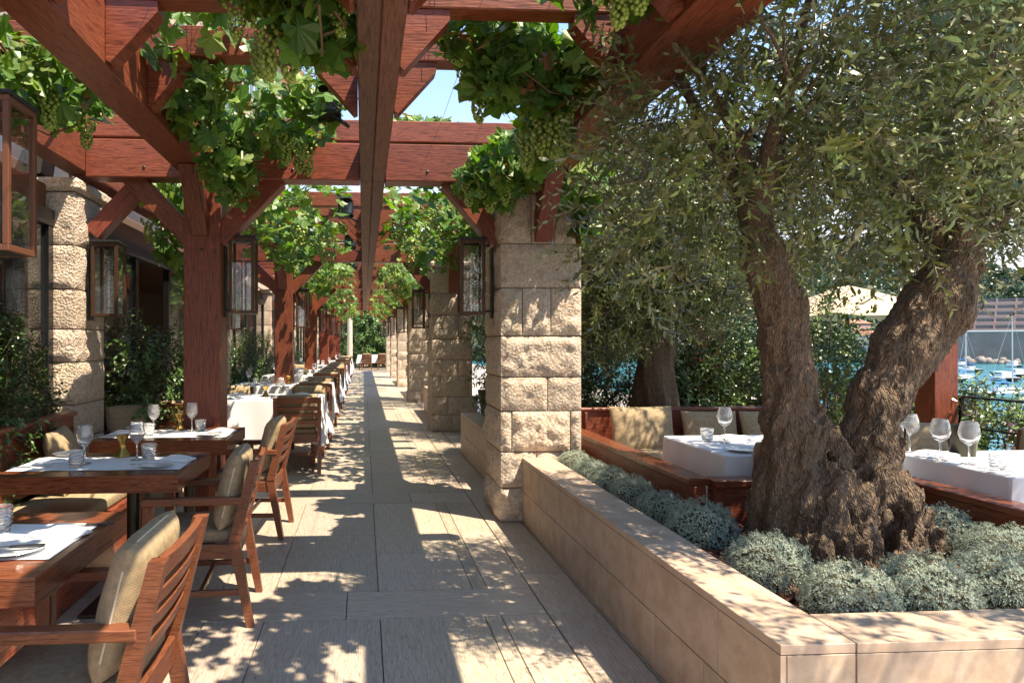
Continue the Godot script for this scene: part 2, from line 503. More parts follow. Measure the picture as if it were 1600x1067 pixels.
func leaf_spray(k: int, L: float, nl: int, ll0: float, aspect: float, c0: Color) -> MB:
	# a twig with broad leaves
	var m := MB.new()
	rng.seed = 500 + k
	m.tube([Vector3.ZERO, Vector3(0.1 * L, L * 0.5, 0), Vector3(0.05 * L, L, 0.1 * L)], [0.003, 0.0025, 0.0015], 3, 1, 1, Color(0.12, 0.09, 0.05))
	for i in nl:
		var s := 0.12 + 0.88 * i / (nl - 1.0)
		var base := Vector3(0.1 * L * sin(s * 2.2), s * L, 0.1 * L * s * s)
		var ang := i * 2.4 + R(-0.3, 0.3)
		var outv := Vector3(cos(ang), R(0.2, 0.9), sin(ang)).normalized()
		var ll := ll0 * R(0.7, 1.2)
		var wd := ll * aspect * 0.5
		var sidev := outv.cross(Vector3.UP).normalized()
		var upv := sidev.cross(outv).normalized()
		var g := R(0.7, 1.3)
		var col := Color(c0.r * g, c0.g * g, c0.b * g)
		var md := base + outv * ll * 0.55 - upv * wd * 0.15
		var tip := base + outv * ll - upv * ll * R(0.05, 0.3)
		var l1 := base + outv * ll * 0.45 + sidev * wd + upv * wd * 0.3
		var r1 := base + outv * ll * 0.45 - sidev * wd + upv * wd * 0.3
		for q in [[base, l1, md], [base, md, r1], [l1, tip, md], [md, tip, r1]]:
			m.tri(q[0], q[1], q[2], Vector2.ZERO, Vector2.ZERO, Vector2.ZERO, col)
	return m
func icosphere(at: Vector3, r: float, m: MB, col: Color, sub := 1) -> void:
	var ph := 1.618034
	var q := [Vector3(-1, ph, 0), Vector3(1, ph, 0), Vector3(-1, -ph, 0), Vector3(1, -ph, 0), Vector3(0, -1, ph), Vector3(0, 1, ph), Vector3(0, -1, -ph), Vector3(0, 1, -ph), Vector3(ph, 0, -1), Vector3(ph, 0, 1), Vector3(-ph, 0, -1), Vector3(-ph, 0, 1)]
	var fs := [[0, 11, 5], [0, 5, 1], [0, 1, 7], [0, 7, 10], [0, 10, 11], [1, 5, 9], [5, 11, 4], [11, 10, 2], [10, 7, 6], [7, 1, 8], [3, 9, 4], [3, 4, 2], [3, 2, 6], [3, 6, 8], [3, 8, 9], [4, 9, 5], [2, 4, 11], [6, 2, 10], [8, 6, 7], [9, 8, 1]]
	for f in fs:
		var a: Vector3 = q[f[0]].normalized()
		var b: Vector3 = q[f[1]].normalized()
		var c: Vector3 = q[f[2]].normalized()
		var list := [[a, b, c]]
		if sub:
			var ab := (a + b).normalized()
			var bc := (b + c).normalized()
			var ca := (c + a).normalized()
			list = [[a, ab, ca], [ab, b, bc], [ca, bc, c], [ab, bc, ca]]
		for w in list:
			for idx in [0, 2, 1]:
				m.v.append(at + w[idx] * r); m.n.append(w[idx]); m.t.append(Vector2.ZERO); m.c.append(col)
func grape_bunch_mesh(k: int, n: int, sub: int) -> MB:
	var m := MB.new()
	rng.seed = 300 + k
	for i in n:
		var s := (i + 0.5) / n
		var a := i * 2.39996 + R(-0.3, 0.3)
		var w := 0.052 * pow(1.0 - s, 0.55) * (1.0 + 0.35 * sin(s * 9.0 + k)) + 0.008
		var g := R(0.8, 1.2)
		icosphere(Vector3(cos(a) * w, -0.015 - s * 0.24, sin(a) * w), R(0.0105, 0.0145), m, Color(0.29 * g, 0.38 * g, 0.075 * g), sub)
	m.tube([Vector3(0, 0.06, 0.01), Vector3(0, 0, 0), Vector3(0, -0.2, 0)], [0.003, 0.003, 0.002], 4, 1, 1, Color(0.2, 0.22, 0.06))
	return m

# ---------------------------------------------------------------- surface nets for the old trunk
func surface_nets(lo: Vector3, hi: Vector3, cell: float, block: int, sdf: Callable, reach: float) -> ArrayMesh:
	var nb := Vector3i(((hi - lo) / (cell * block)).ceil())
	var nx := nb.x * block + 1
	var ny := nb.y * block + 1
	var nzz := nb.z * block + 1
	var vals := PackedFloat32Array(); vals.resize(nx * ny * nzz); vals.fill(1e6)
	var vert := PackedInt32Array(); vert.resize(nx * ny * nzz); vert.fill(-1)
	var cells := []
	var half := cell * block * 0.5
	for bz in nb.z:
		for by in nb.y:
			for bx in nb.x:
				var ctr := lo + Vector3(bx, by, bz) * cell * block + Vector3(half, half, half)
				if absf(sdf.call(ctr)) > half * 1.75 + reach: continue
				cells.append(Vector3i(bx, by, bz) * block)
				for k in block + 1:
					for j in block + 1:
						for i in block + 1:
							var id := (bx * block + i) + nx * ((by * block + j) + ny * (bz * block + k))
							if vals[id] > 1e5:
								vals[id] = sdf.call(lo + Vector3(bx * block + i, by * block + j, bz * block + k) * cell)
	var P := PackedVector3Array()
	var sy := nx
	var sz := nx * ny
	var off := [0, 1, sy, sy + 1, sz, sz + 1, sz + sy, sz + sy + 1]
	var edges := [[0, 1], [2, 3], [4, 5], [6, 7], [0, 2], [1, 3], [4, 6], [5, 7], [0, 4], [1, 5], [2, 6], [3, 7]]
	for b in cells:
		for k in block:
			for j in block:
				for i in block:
					var x: int = b.x + i
					var y: int = b.y + j
					var z: int = b.z + k
					var id := x + nx * (y + ny * z)
					var neg := 0
					for o in off:
						if vals[id + o] < 0.0: neg += 1
					if neg == 0 or neg == 8: continue
					var sum := Vector3.ZERO
					var cnt := 0
					for e in edges:
						var va := vals[id + off[e[0]]]
						var vb := vals[id + off[e[1]]]
						if (va < 0.0) == (vb < 0.0): continue
						var s := va / (va - vb)
						var pa := Vector3(e[0] & 1, (e[0] >> 1) & 1, e[0] >> 2)
						var pb := Vector3(e[1] & 1, (e[1] >> 1) & 1, e[1] >> 2)
						sum += pa.lerp(pb, s)
						cnt += 1
					vert[id] = P.size()
					P.append(lo + (Vector3(x, y, z) + sum / cnt) * cell)
	var I := PackedInt32Array()
	var N := PackedVector3Array(); N.resize(P.size())
	var step := [1, sy, sz]
	for b in cells:
		for k in block:
			for j in block:
				for i in block:
					var id: int = (b.x + i) + nx * ((b.y + j) + ny * (b.z + k))
					var v0 := vals[id]
					for ax in 3:
						var v1 := vals[id + step[ax]]
						if v1 > 1e5 or (v0 < 0.0) == (v1 < 0.0): continue
						var u: int = step[(ax + 1) % 3]
						var w: int = step[(ax + 2) % 3]
						if id - u - w < 0: continue
						var q := [vert[id], vert[id - u], vert[id - u - w], vert[id - w]]
						if q[0] < 0 or q[1] < 0 or q[2] < 0 or q[3] < 0: continue
						if v0 > 0.0: q.reverse()
						var fn := (P[q[1]] - P[q[0]]).cross(P[q[2]] - P[q[0]])
						for w2 in q: N[w2] += fn
						for o in [0, 2, 1, 0, 3, 2]: I.append(q[o])
	for i in N.size(): N[i] = N[i].normalized()
	var arr := []
	arr.resize(Mesh.ARRAY_MAX)
	arr[Mesh.ARRAY_VERTEX] = P; arr[Mesh.ARRAY_NORMAL] = N; arr[Mesh.ARRAY_INDEX] = I
	var m := ArrayMesh.new()
	m.add_surface_from_arrays(Mesh.PRIMITIVE_TRIANGLES, arr)
	return m

# ================================================================ the scene
var sdf_a := PackedVector3Array()
var sdf_b := PackedVector3Array()
var sdf_ra := PackedFloat32Array()
var sdf_rb := PackedFloat32Array()
var nf := FastNoiseLite.new()
var nr := FastNoiseLite.new()

func _ready() -> void:
	rng.seed = 7
	# camera: level, shifted lens
	var cam := Camera3D.new()
	cam.name = "camera"
	add_child(cam)
	cam.position = Vector3(0, 1.4, 0)
	cam.rotation.y = deg_to_rad(-3.5)
	cam.set_frustum(0.1 * 1067.0 / 1040.0, Vector2(0.1 * 168.4 / 1040.0, 0.1 * 1.5 / 1040.0), 0.1, 2500.0)
	cam.current = true
	var we := WorldEnvironment.new()
	we.name = "world"
	var env := Environment.new()
	env.background_mode = Environment.BG_SKY
	var sky := Sky.new()
	var sm := ProceduralSkyMaterial.new()
	sm.sky_top_color = Color(0.42, 0.61, 0.83)
	sm.sky_horizon_color = Color(0.99, 0.96, 0.91)
	sm.sky_curve = 0.145
	sm.ground_bottom_color = Color(0.36, 0.34, 0.31)
	sm.ground_horizon_color = Color(0.60, 0.68, 0.74)
	sm.sky_energy_multiplier = 0.98
	sky.sky_material = sm
	env.sky = sky
	env.tonemap_mode = Environment.TONE_MAPPER_LINEAR
	env.tonemap_exposure = 2.4
	env.sdfgi_enabled = true; env.ssao_enabled = true; env.ssil_enabled = true
	we.environment = env
	add_child(we)
	var sun := DirectionalLight3D.new()
	sun.name = "sun"
	sun.light_energy = 1.6
	sun.light_color = Color(1.0, 0.94, 0.84)
	sun.light_angular_distance = 0.5
	sun.shadow_enabled = true
	add_child(sun)
	sun.look_at_from_position(Vector3.ZERO, Vector3(-0.42, -1.0, -0.32), Vector3.UP)

	nf.seed = 5; nf.frequency = 1.0; nf.noise_type = FastNoiseLite.TYPE_SIMPLEX_SMOOTH; nf.fractal_octaves = 4
	nr.seed = 6; nr.frequency = 1.0; nr.noise_type = FastNoiseLite.TYPE_SIMPLEX_SMOOTH; nr.fractal_type = FastNoiseLite.FRACTAL_RIDGED; nr.fractal_octaves = 3
	make_materials()
	make_ground()
	make_pergola()
	for k in 6: make_pillar(k)
	make_facade()
	make_planters()
	make_olive_trees()
	make_vines()
	make_left_dining()
	make_right_dining()
	make_lanterns()
	make_shrubs()
	make_far_end()
	make_coast()

# ---------------------------------------------------------------- ground
func make_ground() -> void:
	var m := MB.new()
	m.bar(Transform3D(Basis(), V(2.0, -0.30, 20)), Vector3(10.6, 0.5, 60), 0.01)
	struct("ground", m, M.concrete)
	var f := MB.new()
	f.bar(Transform3D(Basis(), V(2.1, -0.040, 20)), Vector3(10.2, 0.02, 59), 0.002)
	var floor_ := struct("floor", f, M.grout)
	var zx := Basis(Vector3.FORWARD, Vector3.UP, Vector3.RIGHT) # grain down the walkway
	var xx := Basis()
	var put := func(x0: float, x1: float, d0: float, d1: float, along: bool):
		var g := 0.0022
		var t := MB.new()
		var kx := x1 - x0 - 2 * g
		var kd := d1 - d0 - 2 * g
		var lift := R(-0.0008, 0.0008)
		var cc := tint(0.20)
		if along: t.bar(Transform3D(zx, V((x0 + x1) / 2, -0.015 + lift, (d0 + d1) / 2)), Vector3(kd, 0.028, kx), 0.0018, cc, ro())
		else: t.bar(Transform3D(xx, V((x0 + x1) / 2, -0.015 + lift, (d0 + d1) / 2)), Vector3(kx, 0.028, kd), 0.0018, cc, ro())
		part("floor_tile", t, M.tile, floor_)
	for k in range(-1, 6):
		var b0 := 3.38 + k * 2.42
		var b1 := b0 + 0.37
		var e := b0 + 2.42
		# cross band
		var xs := [-2.3, -1.45, -0.09, 0.95]
		if k % 2: xs = [-2.3, -0.8, 0.42, 0.95]
		for i in 3: put.call(xs[i], xs[i + 1], b0, b1, false)
		# fields
		var md := (b1 + e) / 2 - 0.1 + 0.2 * (k % 2)
		for col in [[-2.3, -1.55], [-1.55, -0.80], [-0.80, -0.50], [-0.50, 0.083], [0.083, 0.62], [0.62, 0.705], [0.705, 0.95]]:
			var s := md + (0.18 if int(absf(col[0]) * 10) % 2 else -0.25)
			if col[0] == 0.62:
				put.call(col[0], col[1], b1, e, true)
			else:
				put.call(col[0], col[1], b1, s, true); put.call(col[0], col[1], s, e, true)
		# border beside the planters
		for j in 4: put.call(0.954, 1.225, b0 + j * 0.605, b0 + (j + 1) * 0.605, true)
	# the rest of the walkway and the floor beyond the planters, too far or hidden to pick apart
	var far := MB.new()
	far.bar(Transform3D(zx, V(-0.55, -0.0155, 27.4)), Vector3(20.2, 0.028, 3.55), 0.002)
	far.bar(Transform3D(zx, V(4.2, -0.0155, 21)), Vector3(56, 0.028, 5.93), 0.002)
	far.bar(Transform3D(zx, V(-2.75, -0.0155, 21)), Vector3(56, 0.028, 0.88), 0.002)
	var fo := part("far_paving", far, M.tile, floor_)
	fo.set_meta("kind", "stuff")

# ---------------------------------------------------------------- pergola
func make_pergola() -> void:
	var o := thing("pergola", "red-brown timber pergola of posts, beams, rafters and braces over the walkway", "pergola", V(0, 0, 5.3))
	var base := o.position
	var add := func(called: String, a: Vector3, b: Vector3, w: float, h: float, mt: Material, up := Vector3.UP):
		var m := MB.new()
		m.beam(a - base, b - base, w, h, 0.006, up, wood_tone(), ro())
		part(called, m, mt, o)
	var gusset := func(p: Array, d: float):
		var m := MB.new()
		var q := []
		for w in p: q.append(w - base)
		m.prism(q, Vector3(0, 0, -d), ro(), tint(0.2))
		part("gusset", m, M.wood, o)
	# long beams in bay lengths
	for k in range(-1, 6):
		var d0 := 5.30 + 5.25 * (k - 1) + 0.003
		var d1 := d0 + 5.244
		add.call("beam", V(-1.29, 2.83, d0), V(-1.29, 2.83, d1), 0.20, 0.30, M.wood)
		add.call("beam", V(1.395, 2.83, d0), V(1.395, 2.83, d1), 0.29, 0.30, M.wood)
		if k < 5:
			for s in [-0.03, 0.07]:
				add.call("beam", V(s + 0.05, 2.815, d0), V(s + 0.05, 2.815, d1), 0.098, 0.27, M.wood_grey)
		if k >= 0: add.call("beam", V(-2.2, 2.83, d0), V(-2.2, 2.83, d1), 0.16, 0.26, M.wood)
	for k in range(-1, 6):
		var D := 5.30 + 5.25 * k
		# crossbeams between the long beams
		for s in [[-2.119, -1.391], [-1.189, -0.030], [0.170, 1.249]]:
			add.call("crossbeam", V(s[0], 2.81, D), V(s[1], 2.81, D), 0.19, 0.29, M.wood)
		# rafters
		for f in [0.0, 2.52, 3.14, 3.74]:
			var Dr: float = D + f
			if Dr > 31.8: continue
			add.call("rafter", V(-2.45, 3.065, Dr), V(1.95, 3.065, Dr), 0.125, 0.165, M.wood)
			for g in [[-1.187, 1], [-0.034, -1], [0.174, 1], [1.247, -1]]:
				var x: float = g[0]
				var sg: float = g[1]
				if f > 0.0:
					gusset.call([V(x, 2.70, Dr - 0.05), V(x + sg * 0.02, 2.69, Dr - 0.05), V(x + sg * 0.235, 2.93, Dr - 0.05), V(x + sg * 0.235, 2.979, Dr - 0.05), V(x, 2.979, Dr - 0.05)], 0.1)
		if k < 0: continue
		# posts with braces
		add.call("post", V(-1.25, 0, D + 0.07), V(-1.25, 2.677, D + 0.07), 0.28, 0.28, M.wood, Vector3.RIGHT)
		for sg in [-1.0, 1.0]:
			add.call("brace", V(-1.25 + sg * 0.10, 2.21, D + 0.05), V(-1.25 + sg * 0.57, 2.70, D + 0.05), 0.16, 0.15, M.wood)
			add.call("brace", V(-1.26, 2.27, D + 0.07 + sg * 0.12), V(-1.26, 2.72, D + 0.07 + sg * 0.50), 0.13, 0.15, M.wood)
		add.call("brace", V(1.10, 2.21, D + 0.05), V(0.68, 2.70, D + 0.05), 0.16, 0.15, M.wood)
		add.call("brace", V(-2.12, 2.25, D + 0.08), V(-1.72, 2.69, D + 0.08), 0.14, 0.13, M.wood)
		for sg in [-1.0, 1.0]:
			var e: float = 5.13 + 5.25 * k if sg < 0 else 5.74 + 5.25 * k
			add.call("brace", V(1.40, 2.22, e - sg * 0.04), V(1.40, 2.70, e + sg * 0.30), 0.14, 0.15, M.wood)
	# bolts at the joints of the nearer frames
	for k in 2:
		var D := 5.30 + 5.25 * k
		for q in [[-1.20, 2.46], [-1.30, 2.46], [-1.25, 2.12], [-0.82, 2.74], [-1.68, 2.74], [0.84, 2.74], [-0.55, 2.74], [0.5, 2.74]]:
			var m := MB.new()
			var zf: float = D - 0.072 if q[1] < 2.6 else D - 0.096
			m.tube([V(q[0], q[1], zf + 0.002) - base, V(q[0], q[1], zf - 0.004) - base, V(q[0], q[1], zf - 0.007) - base], [0.012, 0.012, 0.0005], 8)
			part("bolt", m, M.black, o)
	# trellis wires
	for w in [[-0.62, 3.16], [0.62, 3.16], [-0.9, 3.16], [0.95, 3.16]]:
		var m := MB.new()
		m.tube([V(w[0], w[1], -1) - base, V(w[0], w[1], 32) - base], [0.0018, 0.0018], 4)
		part("trellis_wire", m, M.steel, o)
	for w in [[0.36, 3.79], [0.33, 3.19], [-0.2, 3.79], [-0.95, 3.79]]:
		var m := MB.new()
		m.tube([V(w[0], 2.95, w[1] - 0.075) - base, V(w[0] + 0.03, 3.5, w[1] - 0.11) - base], [0.0016, 0.0016], 4)
		part("trellis_wire", m, M.black, o)

# ---------------------------------------------------------------- stone pillars
func block_mesh(s: Vector3, res: float, amp: float, faces: Array, sd: float) -> MB:
	# rock-faced block: flat bed joints, rough dressed faces; centred
	var m := MB.new()
	var dirs := {"f": [Vector3.BACK, Vector3.RIGHT, Vector3.UP], "b": [Vector3.FORWARD, Vector3.LEFT, Vector3.UP], "l": [Vector3.LEFT, Vector3.BACK, Vector3.UP], "r": [Vector3.RIGHT, Vector3.FORWARD, Vector3.UP], "t": [Vector3.UP, Vector3.RIGHT, Vector3.FORWARD], "d": [Vector3.DOWN, Vector3.RIGHT, Vector3.BACK]}
	var off := Vector3(sd * 3.7, sd * 1.3, sd * 2.1)
	var cc := tint(0.16)
	for key in dirs:
		var nrm: Vector3 = dirs[key][0]
		var u: Vector3 = dirs[key][1]
		var w: Vector3 = dirs[key][2]
		var lu := absf(s.dot(u))
		var lw := absf(s.dot(w))
		var rough: bool = key in faces
		var nu := maxi(3, int(lu / res)) if rough else 1
		var nw := maxi(3, int(lw / res)) if rough else 1
		var rows := []
		for i in nw + 1:
			var r := PackedVector3Array()
			for j in nu + 1:
				var a := (float(j) / nu - 0.5) * lu
				var b := (float(i) / nw - 0.5) * lw
				var p := nrm * absf(s.dot(nrm)) * 0.5 + u * a + w * b
				if rough:
					var ed := minf(lu * 0.5 - absf(a), lw * 0.5 - absf(b))
					var k := smoothstep(0.0, 0.045, ed)
					var q := p + off
					var hgt := 0.55 + nf.get_noise_3dv(q * 5.0) * 0.9 + nr.get_noise_3dv(q * 7.0) * 0.45 + nf.get_noise_3dv(q * 22.0) * 0.16
					p += nrm * amp * k * maxf(hgt, -0.3)
				r.append(p)
			rows.append(r)
		m.grid(rows, false, 1, 1, false, cc)
	return m
func stone_column(o: Node3D, w: float, dp: float, ys: Array, splits: Array, res: float, amp: float, mt: Material, faces: Array, sd: float) -> void:
	# o stands at the front left foot; x to the right, -z back
	var core := MB.new()
	core.bar(Transform3D(Basis(), Vector3(w / 2, ys[-1] / 2, -dp / 2)), Vector3(w - 0.03, ys[-1] - 0.02, dp - 0.03), 0.004)
	part("mortar", core, M.mortar, o)
	for i in ys.size() - 1:
		var y0: float = ys[i]
		var y1: float = ys[i + 1]
		var xs: Array = [0.0] + splits[i] + [1.0]
		for j in xs.size() - 1:
			var x0: float = xs[j] * w
			var x1: float = xs[j + 1] * w
			var ins := R(-0.004, 0.008)
			var s := Vector3(x1 - x0 - 0.008, y1 - y0 - 0.010, dp - ins)
			var fc := ["f"]
			if j == 0 and "l" in faces: fc.append("l")
			if j == xs.size() - 2 and "r" in faces: fc.append("r")
			part("stone_block", block_mesh(s, res, amp * R(0.6, 1.35), fc, sd + i * 2.3 + j), mt, o, Vector3((x0 + x1) / 2, (y0 + y1) / 2, -dp / 2))
func make_pillar(k: int) -> void:
	var names := ["nearest rock-faced stone pillar, beside the olive planter", "second stone pillar from the front, beside a short planter", "third stone pillar from the front on the right", "fourth stone pillar from the front on the right", "fifth stone pillar from the front on the right", "farthest stone pillar at the end of the walkway"]
	var o := thing("stone_pillar", names[k], "pillar", V(1.065, 0, 5.13 + 5.25 * k), 0, "stone pillars along the right of the walkway")
	var ys := [0.0, 0.265, 0.545, 0.865, 1.13, 1.45, 1.825, 2.17, 2.565]
	var sp := [[0.46], [0.44], [0.14, 0.86], [0.58], [], [0.27, 0.62], [], [0.38, 0.66]]
	if k % 2: sp = [[0.5], [0.40], [0.2, 0.9], [0.64], [], [0.66], [], [0.5]]
	rng.seed = 40 + k
	stone_column(o, 0.645, 0.61, ys, sp, 0.022 if k == 0 else 0.045 if k < 3 else 0.09, 0.030, M.rock, ["l", "f"], 3.0 + k * 11)
	var cap := MB.new()
	cap.bar(Transform3D(Basis(), Vector3(0.3225, 2.625, -0.305)), Vector3(0.72, 0.105, 0.69), 0.028, tint(0.05))
	part("cap_stone", cap, M.rock, o)

# ---------------------------------------------------------------- the restaurant facade on the left
func make_facade() -> void:
	for k in 6:
		rng.seed = 60 + k
		var o := thing("stone_pilaster", ["nearest pale stone pilaster with a lantern, between the glass fronts", "second pale stone pilaster on the left, behind the posts", "third pale stone pilaster on the left", "fourth pale stone pilaster on the left", "fifth pale stone pilaster on the left", "farthest pale stone pilaster on the left"][k], "pilaster", V(-2.62, 0, 5.13 + 5.25 * k), 0, "stone pilasters of the facade")
		var ys := [0.0, 0.35, 0.66, 0.93, 1.25, 1.50, 1.80, 2.13, 2.53]
		stone_column(o, 0.46, 0.56, ys, [[], [], [], [], [], [], [], []], 0.03 if k == 0 else 0.08, 0.022, M.rock_pale, ["f", "r"], 71.0 + k * 7)
		var cap := MB.new()
		cap.bar(Transform3D(Basis(), Vector3(0.23, 2.585, -0.28)), Vector3(0.53, 0.10, 0.63), 0.025, tint(0.05))
		part("cap_stone", cap, M.rock_pale, o)
	# glass fronts between pilasters
	for k in range(0, 6):
		var d0 := 0.55 + 5.25 * k if k > 0 else 0.9
		var d1 := 5.10 + 5.25 * k
		var o := thing("glass_front", ["nearest dark-framed glass front with blinds behind the shrubs", "second glass front with the open doorway behind the post", "third dark-framed glass front", "fourth dark-framed glass front", "fifth dark-framed glass front", "farthest dark-framed glass front"][k], "window", V(-2.34, 0, d0), 0, "glass fronts of the restaurant")
		var L := d1 - d0
		var x := 0.0
		var fr := MB.new()
		fr.beam(Vector3(x, 0.05, 0), Vector3(x, 0.05, -L), 0.07, 0.1)
		part("bottom_rail", fr, M.black, o)
		fr = MB.new()
		fr.beam(Vector3(x, 2.32, 0), Vector3(x, 2.32, -L), 0.09, 0.12)
		part("top_rail", fr, M.black, o)
		var np := 4
		for i in np + 1:
			var z := -L * i / np
			fr = MB.new()
			fr.beam(Vector3(x, 0.102, clampf(z, -L + 0.04, -0.04)), Vector3(x, 2.258, clampf(z, -L + 0.04, -0.04)), 0.08, 0.07, 0.004, Vector3.RIGHT)
			part("mullion", fr, M.black_gloss, o)
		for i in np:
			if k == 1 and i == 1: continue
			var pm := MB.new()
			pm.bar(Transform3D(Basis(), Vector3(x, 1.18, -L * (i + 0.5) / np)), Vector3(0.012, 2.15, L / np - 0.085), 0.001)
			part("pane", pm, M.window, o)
		if k == 0:
			for i in 30:
				var sl := MB.new()
				sl.bar(Transform3D(Basis(Vector3.FORWARD, -0.6), Vector3(x - 0.16, 0.5 + i * 0.055, -L * 0.62)), Vector3(0.035, 0.003, 1.5), 0.001)
				part("blind_slat", sl, M.blind, o)
		# header panel above the glass
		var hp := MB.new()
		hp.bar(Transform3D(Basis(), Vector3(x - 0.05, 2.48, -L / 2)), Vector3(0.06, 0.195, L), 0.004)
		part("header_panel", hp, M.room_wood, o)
	# rooms behind the glass
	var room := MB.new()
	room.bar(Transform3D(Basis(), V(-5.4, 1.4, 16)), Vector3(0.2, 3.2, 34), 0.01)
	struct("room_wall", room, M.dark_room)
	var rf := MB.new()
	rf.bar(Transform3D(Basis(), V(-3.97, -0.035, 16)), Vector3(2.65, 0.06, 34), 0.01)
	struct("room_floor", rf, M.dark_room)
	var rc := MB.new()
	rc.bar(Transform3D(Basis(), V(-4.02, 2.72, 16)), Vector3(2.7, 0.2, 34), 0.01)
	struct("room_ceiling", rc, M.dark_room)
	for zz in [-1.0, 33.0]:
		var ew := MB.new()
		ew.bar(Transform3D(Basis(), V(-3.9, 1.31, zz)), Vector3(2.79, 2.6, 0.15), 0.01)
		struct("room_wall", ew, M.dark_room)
	var dr := thing("door", "dark wooden door standing open in the doorway behind the pilaster", "door", V(-2.62, 0.0, 7.0))
	var dm := MB.new()
	dm.bar(Transform3D(Basis(), Vector3(-0.45, 1.1, -0.0)), Vector3(0.85, 2.15, 0.045), 0.004)
	part("door_leaf", dm, M.room_wood, dr)
	dm = MB.new()
	dm.bar(Transform3D(Basis(), Vector3(-0.45, 1.6, 0.026)), Vector3(0.55, 0.8, 0.012), 0.004)
	part("door_panel", dm, M.wood_chair, dr)
	dm = MB.new()
	dm.tube([Vector3(-0.1, 0.9, 0.05), Vector3(-0.1, 1.4, 0.05)], [0.012, 0.012], 8)
	part("door_handle", dm, M.brass, dr)
	# upper building
	var b := thing("upper_building", "apricot plastered upper storeys with teal shutters above the glass fronts", "building", V(-3.05, 2.85, 14))
	var wall := MB.new()
	wall.bar(Transform3D(Basis(), Vector3(-1.5, 4.3, 0)), Vector3(3.0, 8.6, 25), 0.02)
	part("wall", wall, M.plaster, b)
	var cor := MB.new()
	cor.bar(Transform3D(Basis(), Vector3(0.08, 8.5, 0)), Vector3(0.5, 0.35, 25.3), 0.03)
	part("cornice", cor, M.plaster_trim, b)
	for s in 2:
		for i in 8:
			var z := 11.0 - i * 3.05
			var y := 2.0 + s * 3.05
			var wn := MB.new()
			wn.bar(Transform3D(Basis(), Vector3(0.02, y + 0.95, z)), Vector3(0.07, 1.95, 1.15), 0.005)
			var wo := part("window", wn, M.plaster_trim, b)
			var gl := MB.new()
			gl.bar(Transform3D(Basis(), Vector3(0.06, y + 0.95, z)), Vector3(0.02, 1.75, 0.95), 0.002)
			part("pane", gl, M.far_glass, wo)
			var mu := MB.new()
			mu.bar(Transform3D(Basis(), Vector3(0.08, y + 0.95, z)), Vector3(0.03, 1.75, 0.06), 0.002)
			part("glazing_bar", mu, M.far_white, wo)
			for sg in [-1, 1]:
				var sh := MB.new()
				sh.bar(Transform3D(Basis(), Vector3(0.045, y + 0.95, z + sg * 0.88)), Vector3(0.035, 1.85, 0.56), 0.004)
				var so := part("shutter", sh, M.shutter, b)
				if s == 0 and i < 6:
					for q in 16:
						var sl := MB.new()
						sl.bar(Transform3D(Basis(Vector3.BACK, 0.5), Vector3(0.07, y + 0.2 + q * 0.1, z + sg * 0.88)), Vector3(0.03, 0.035, 0.46), 0.001)
						part("louvre", sl, M.shutter, so)
	for i in 5:
		var aw := thing("awning", ["ochre fabric awning, nearest of the row on the facade", "second ochre fabric awning of the row on the facade", "third ochre fabric awning of the row on the facade", "fourth ochre fabric awning of the row on the facade", "farthest ochre fabric awning of the row on the facade"][i], "awning", V(-3.04, 4.55, 6.0 + i * 3.05), 0, "awnings on the facade")
		var am := MB.new()
		var rows := []
		for q in 7:
			var rr := PackedVector3Array()
			var t := q / 6.0
			for w in 9: rr.append(Vector3(0.02 + 0.75 * t, -0.55 * t - 0.05 * sin(t * PI) + 0.012 * cos(w * 1.57), 0.85 - w * 0.2125))
			rows.append(rr)
		am.grid(rows, false, 1, 1, true)
		part("canvas", am, M.awning, aw)
		var vm := MB.new()
		vm.bar(Transform3D(Basis(), Vector3(0.775, -0.66, 0)), Vector3(0.012, 0.2, 1.7), 0.002)
		part("valance", vm, M.awning, aw)
		for sg in [-1, 1]:
			var ar := MB.new()
			ar.beam(Vector3(0.0, -0.75, sg * 0.8), Vector3(0.76, -0.57, sg * 0.8), 0.025, 0.025)
			part("arm", ar, M.spar, aw)
	# loudspeaker on the nearest pilaster
	var sp := thing("loudspeaker", "black wedge loudspeaker on top of the pale stone pilaster", "loudspeaker", V(-2.50, 2.637, 5.22))
	var pm := MB.new()
	pm.prism([Vector3(-0.10, 0.02, 0.12), Vector3(0.10, 0.02, 0.12), Vector3(0.08, 0.22, 0.02), Vector3(-0.08, 0.22, 0.02)], Vector3(0, 0, -0.2))
	part("cabinet", pm, M.black_gloss, sp)
	pm = MB.new()
	pm.beam(Vector3(-0.12, 0.002, 0.0), Vector3(0.12, 0.002, 0.0), 0.03, 0.012)
	part("bracket", pm, M.black, sp)
	for i in 2:
		pm = MB.new()
		pm.tube([Vector3(-0.03 + 0.06 * i, 0.10, 0.085), Vector3(-0.03 + 0.06 * i, 0.103, 0.10)], [0.014, 0.010], 8)
		part("screw", pm, M.steel, sp)

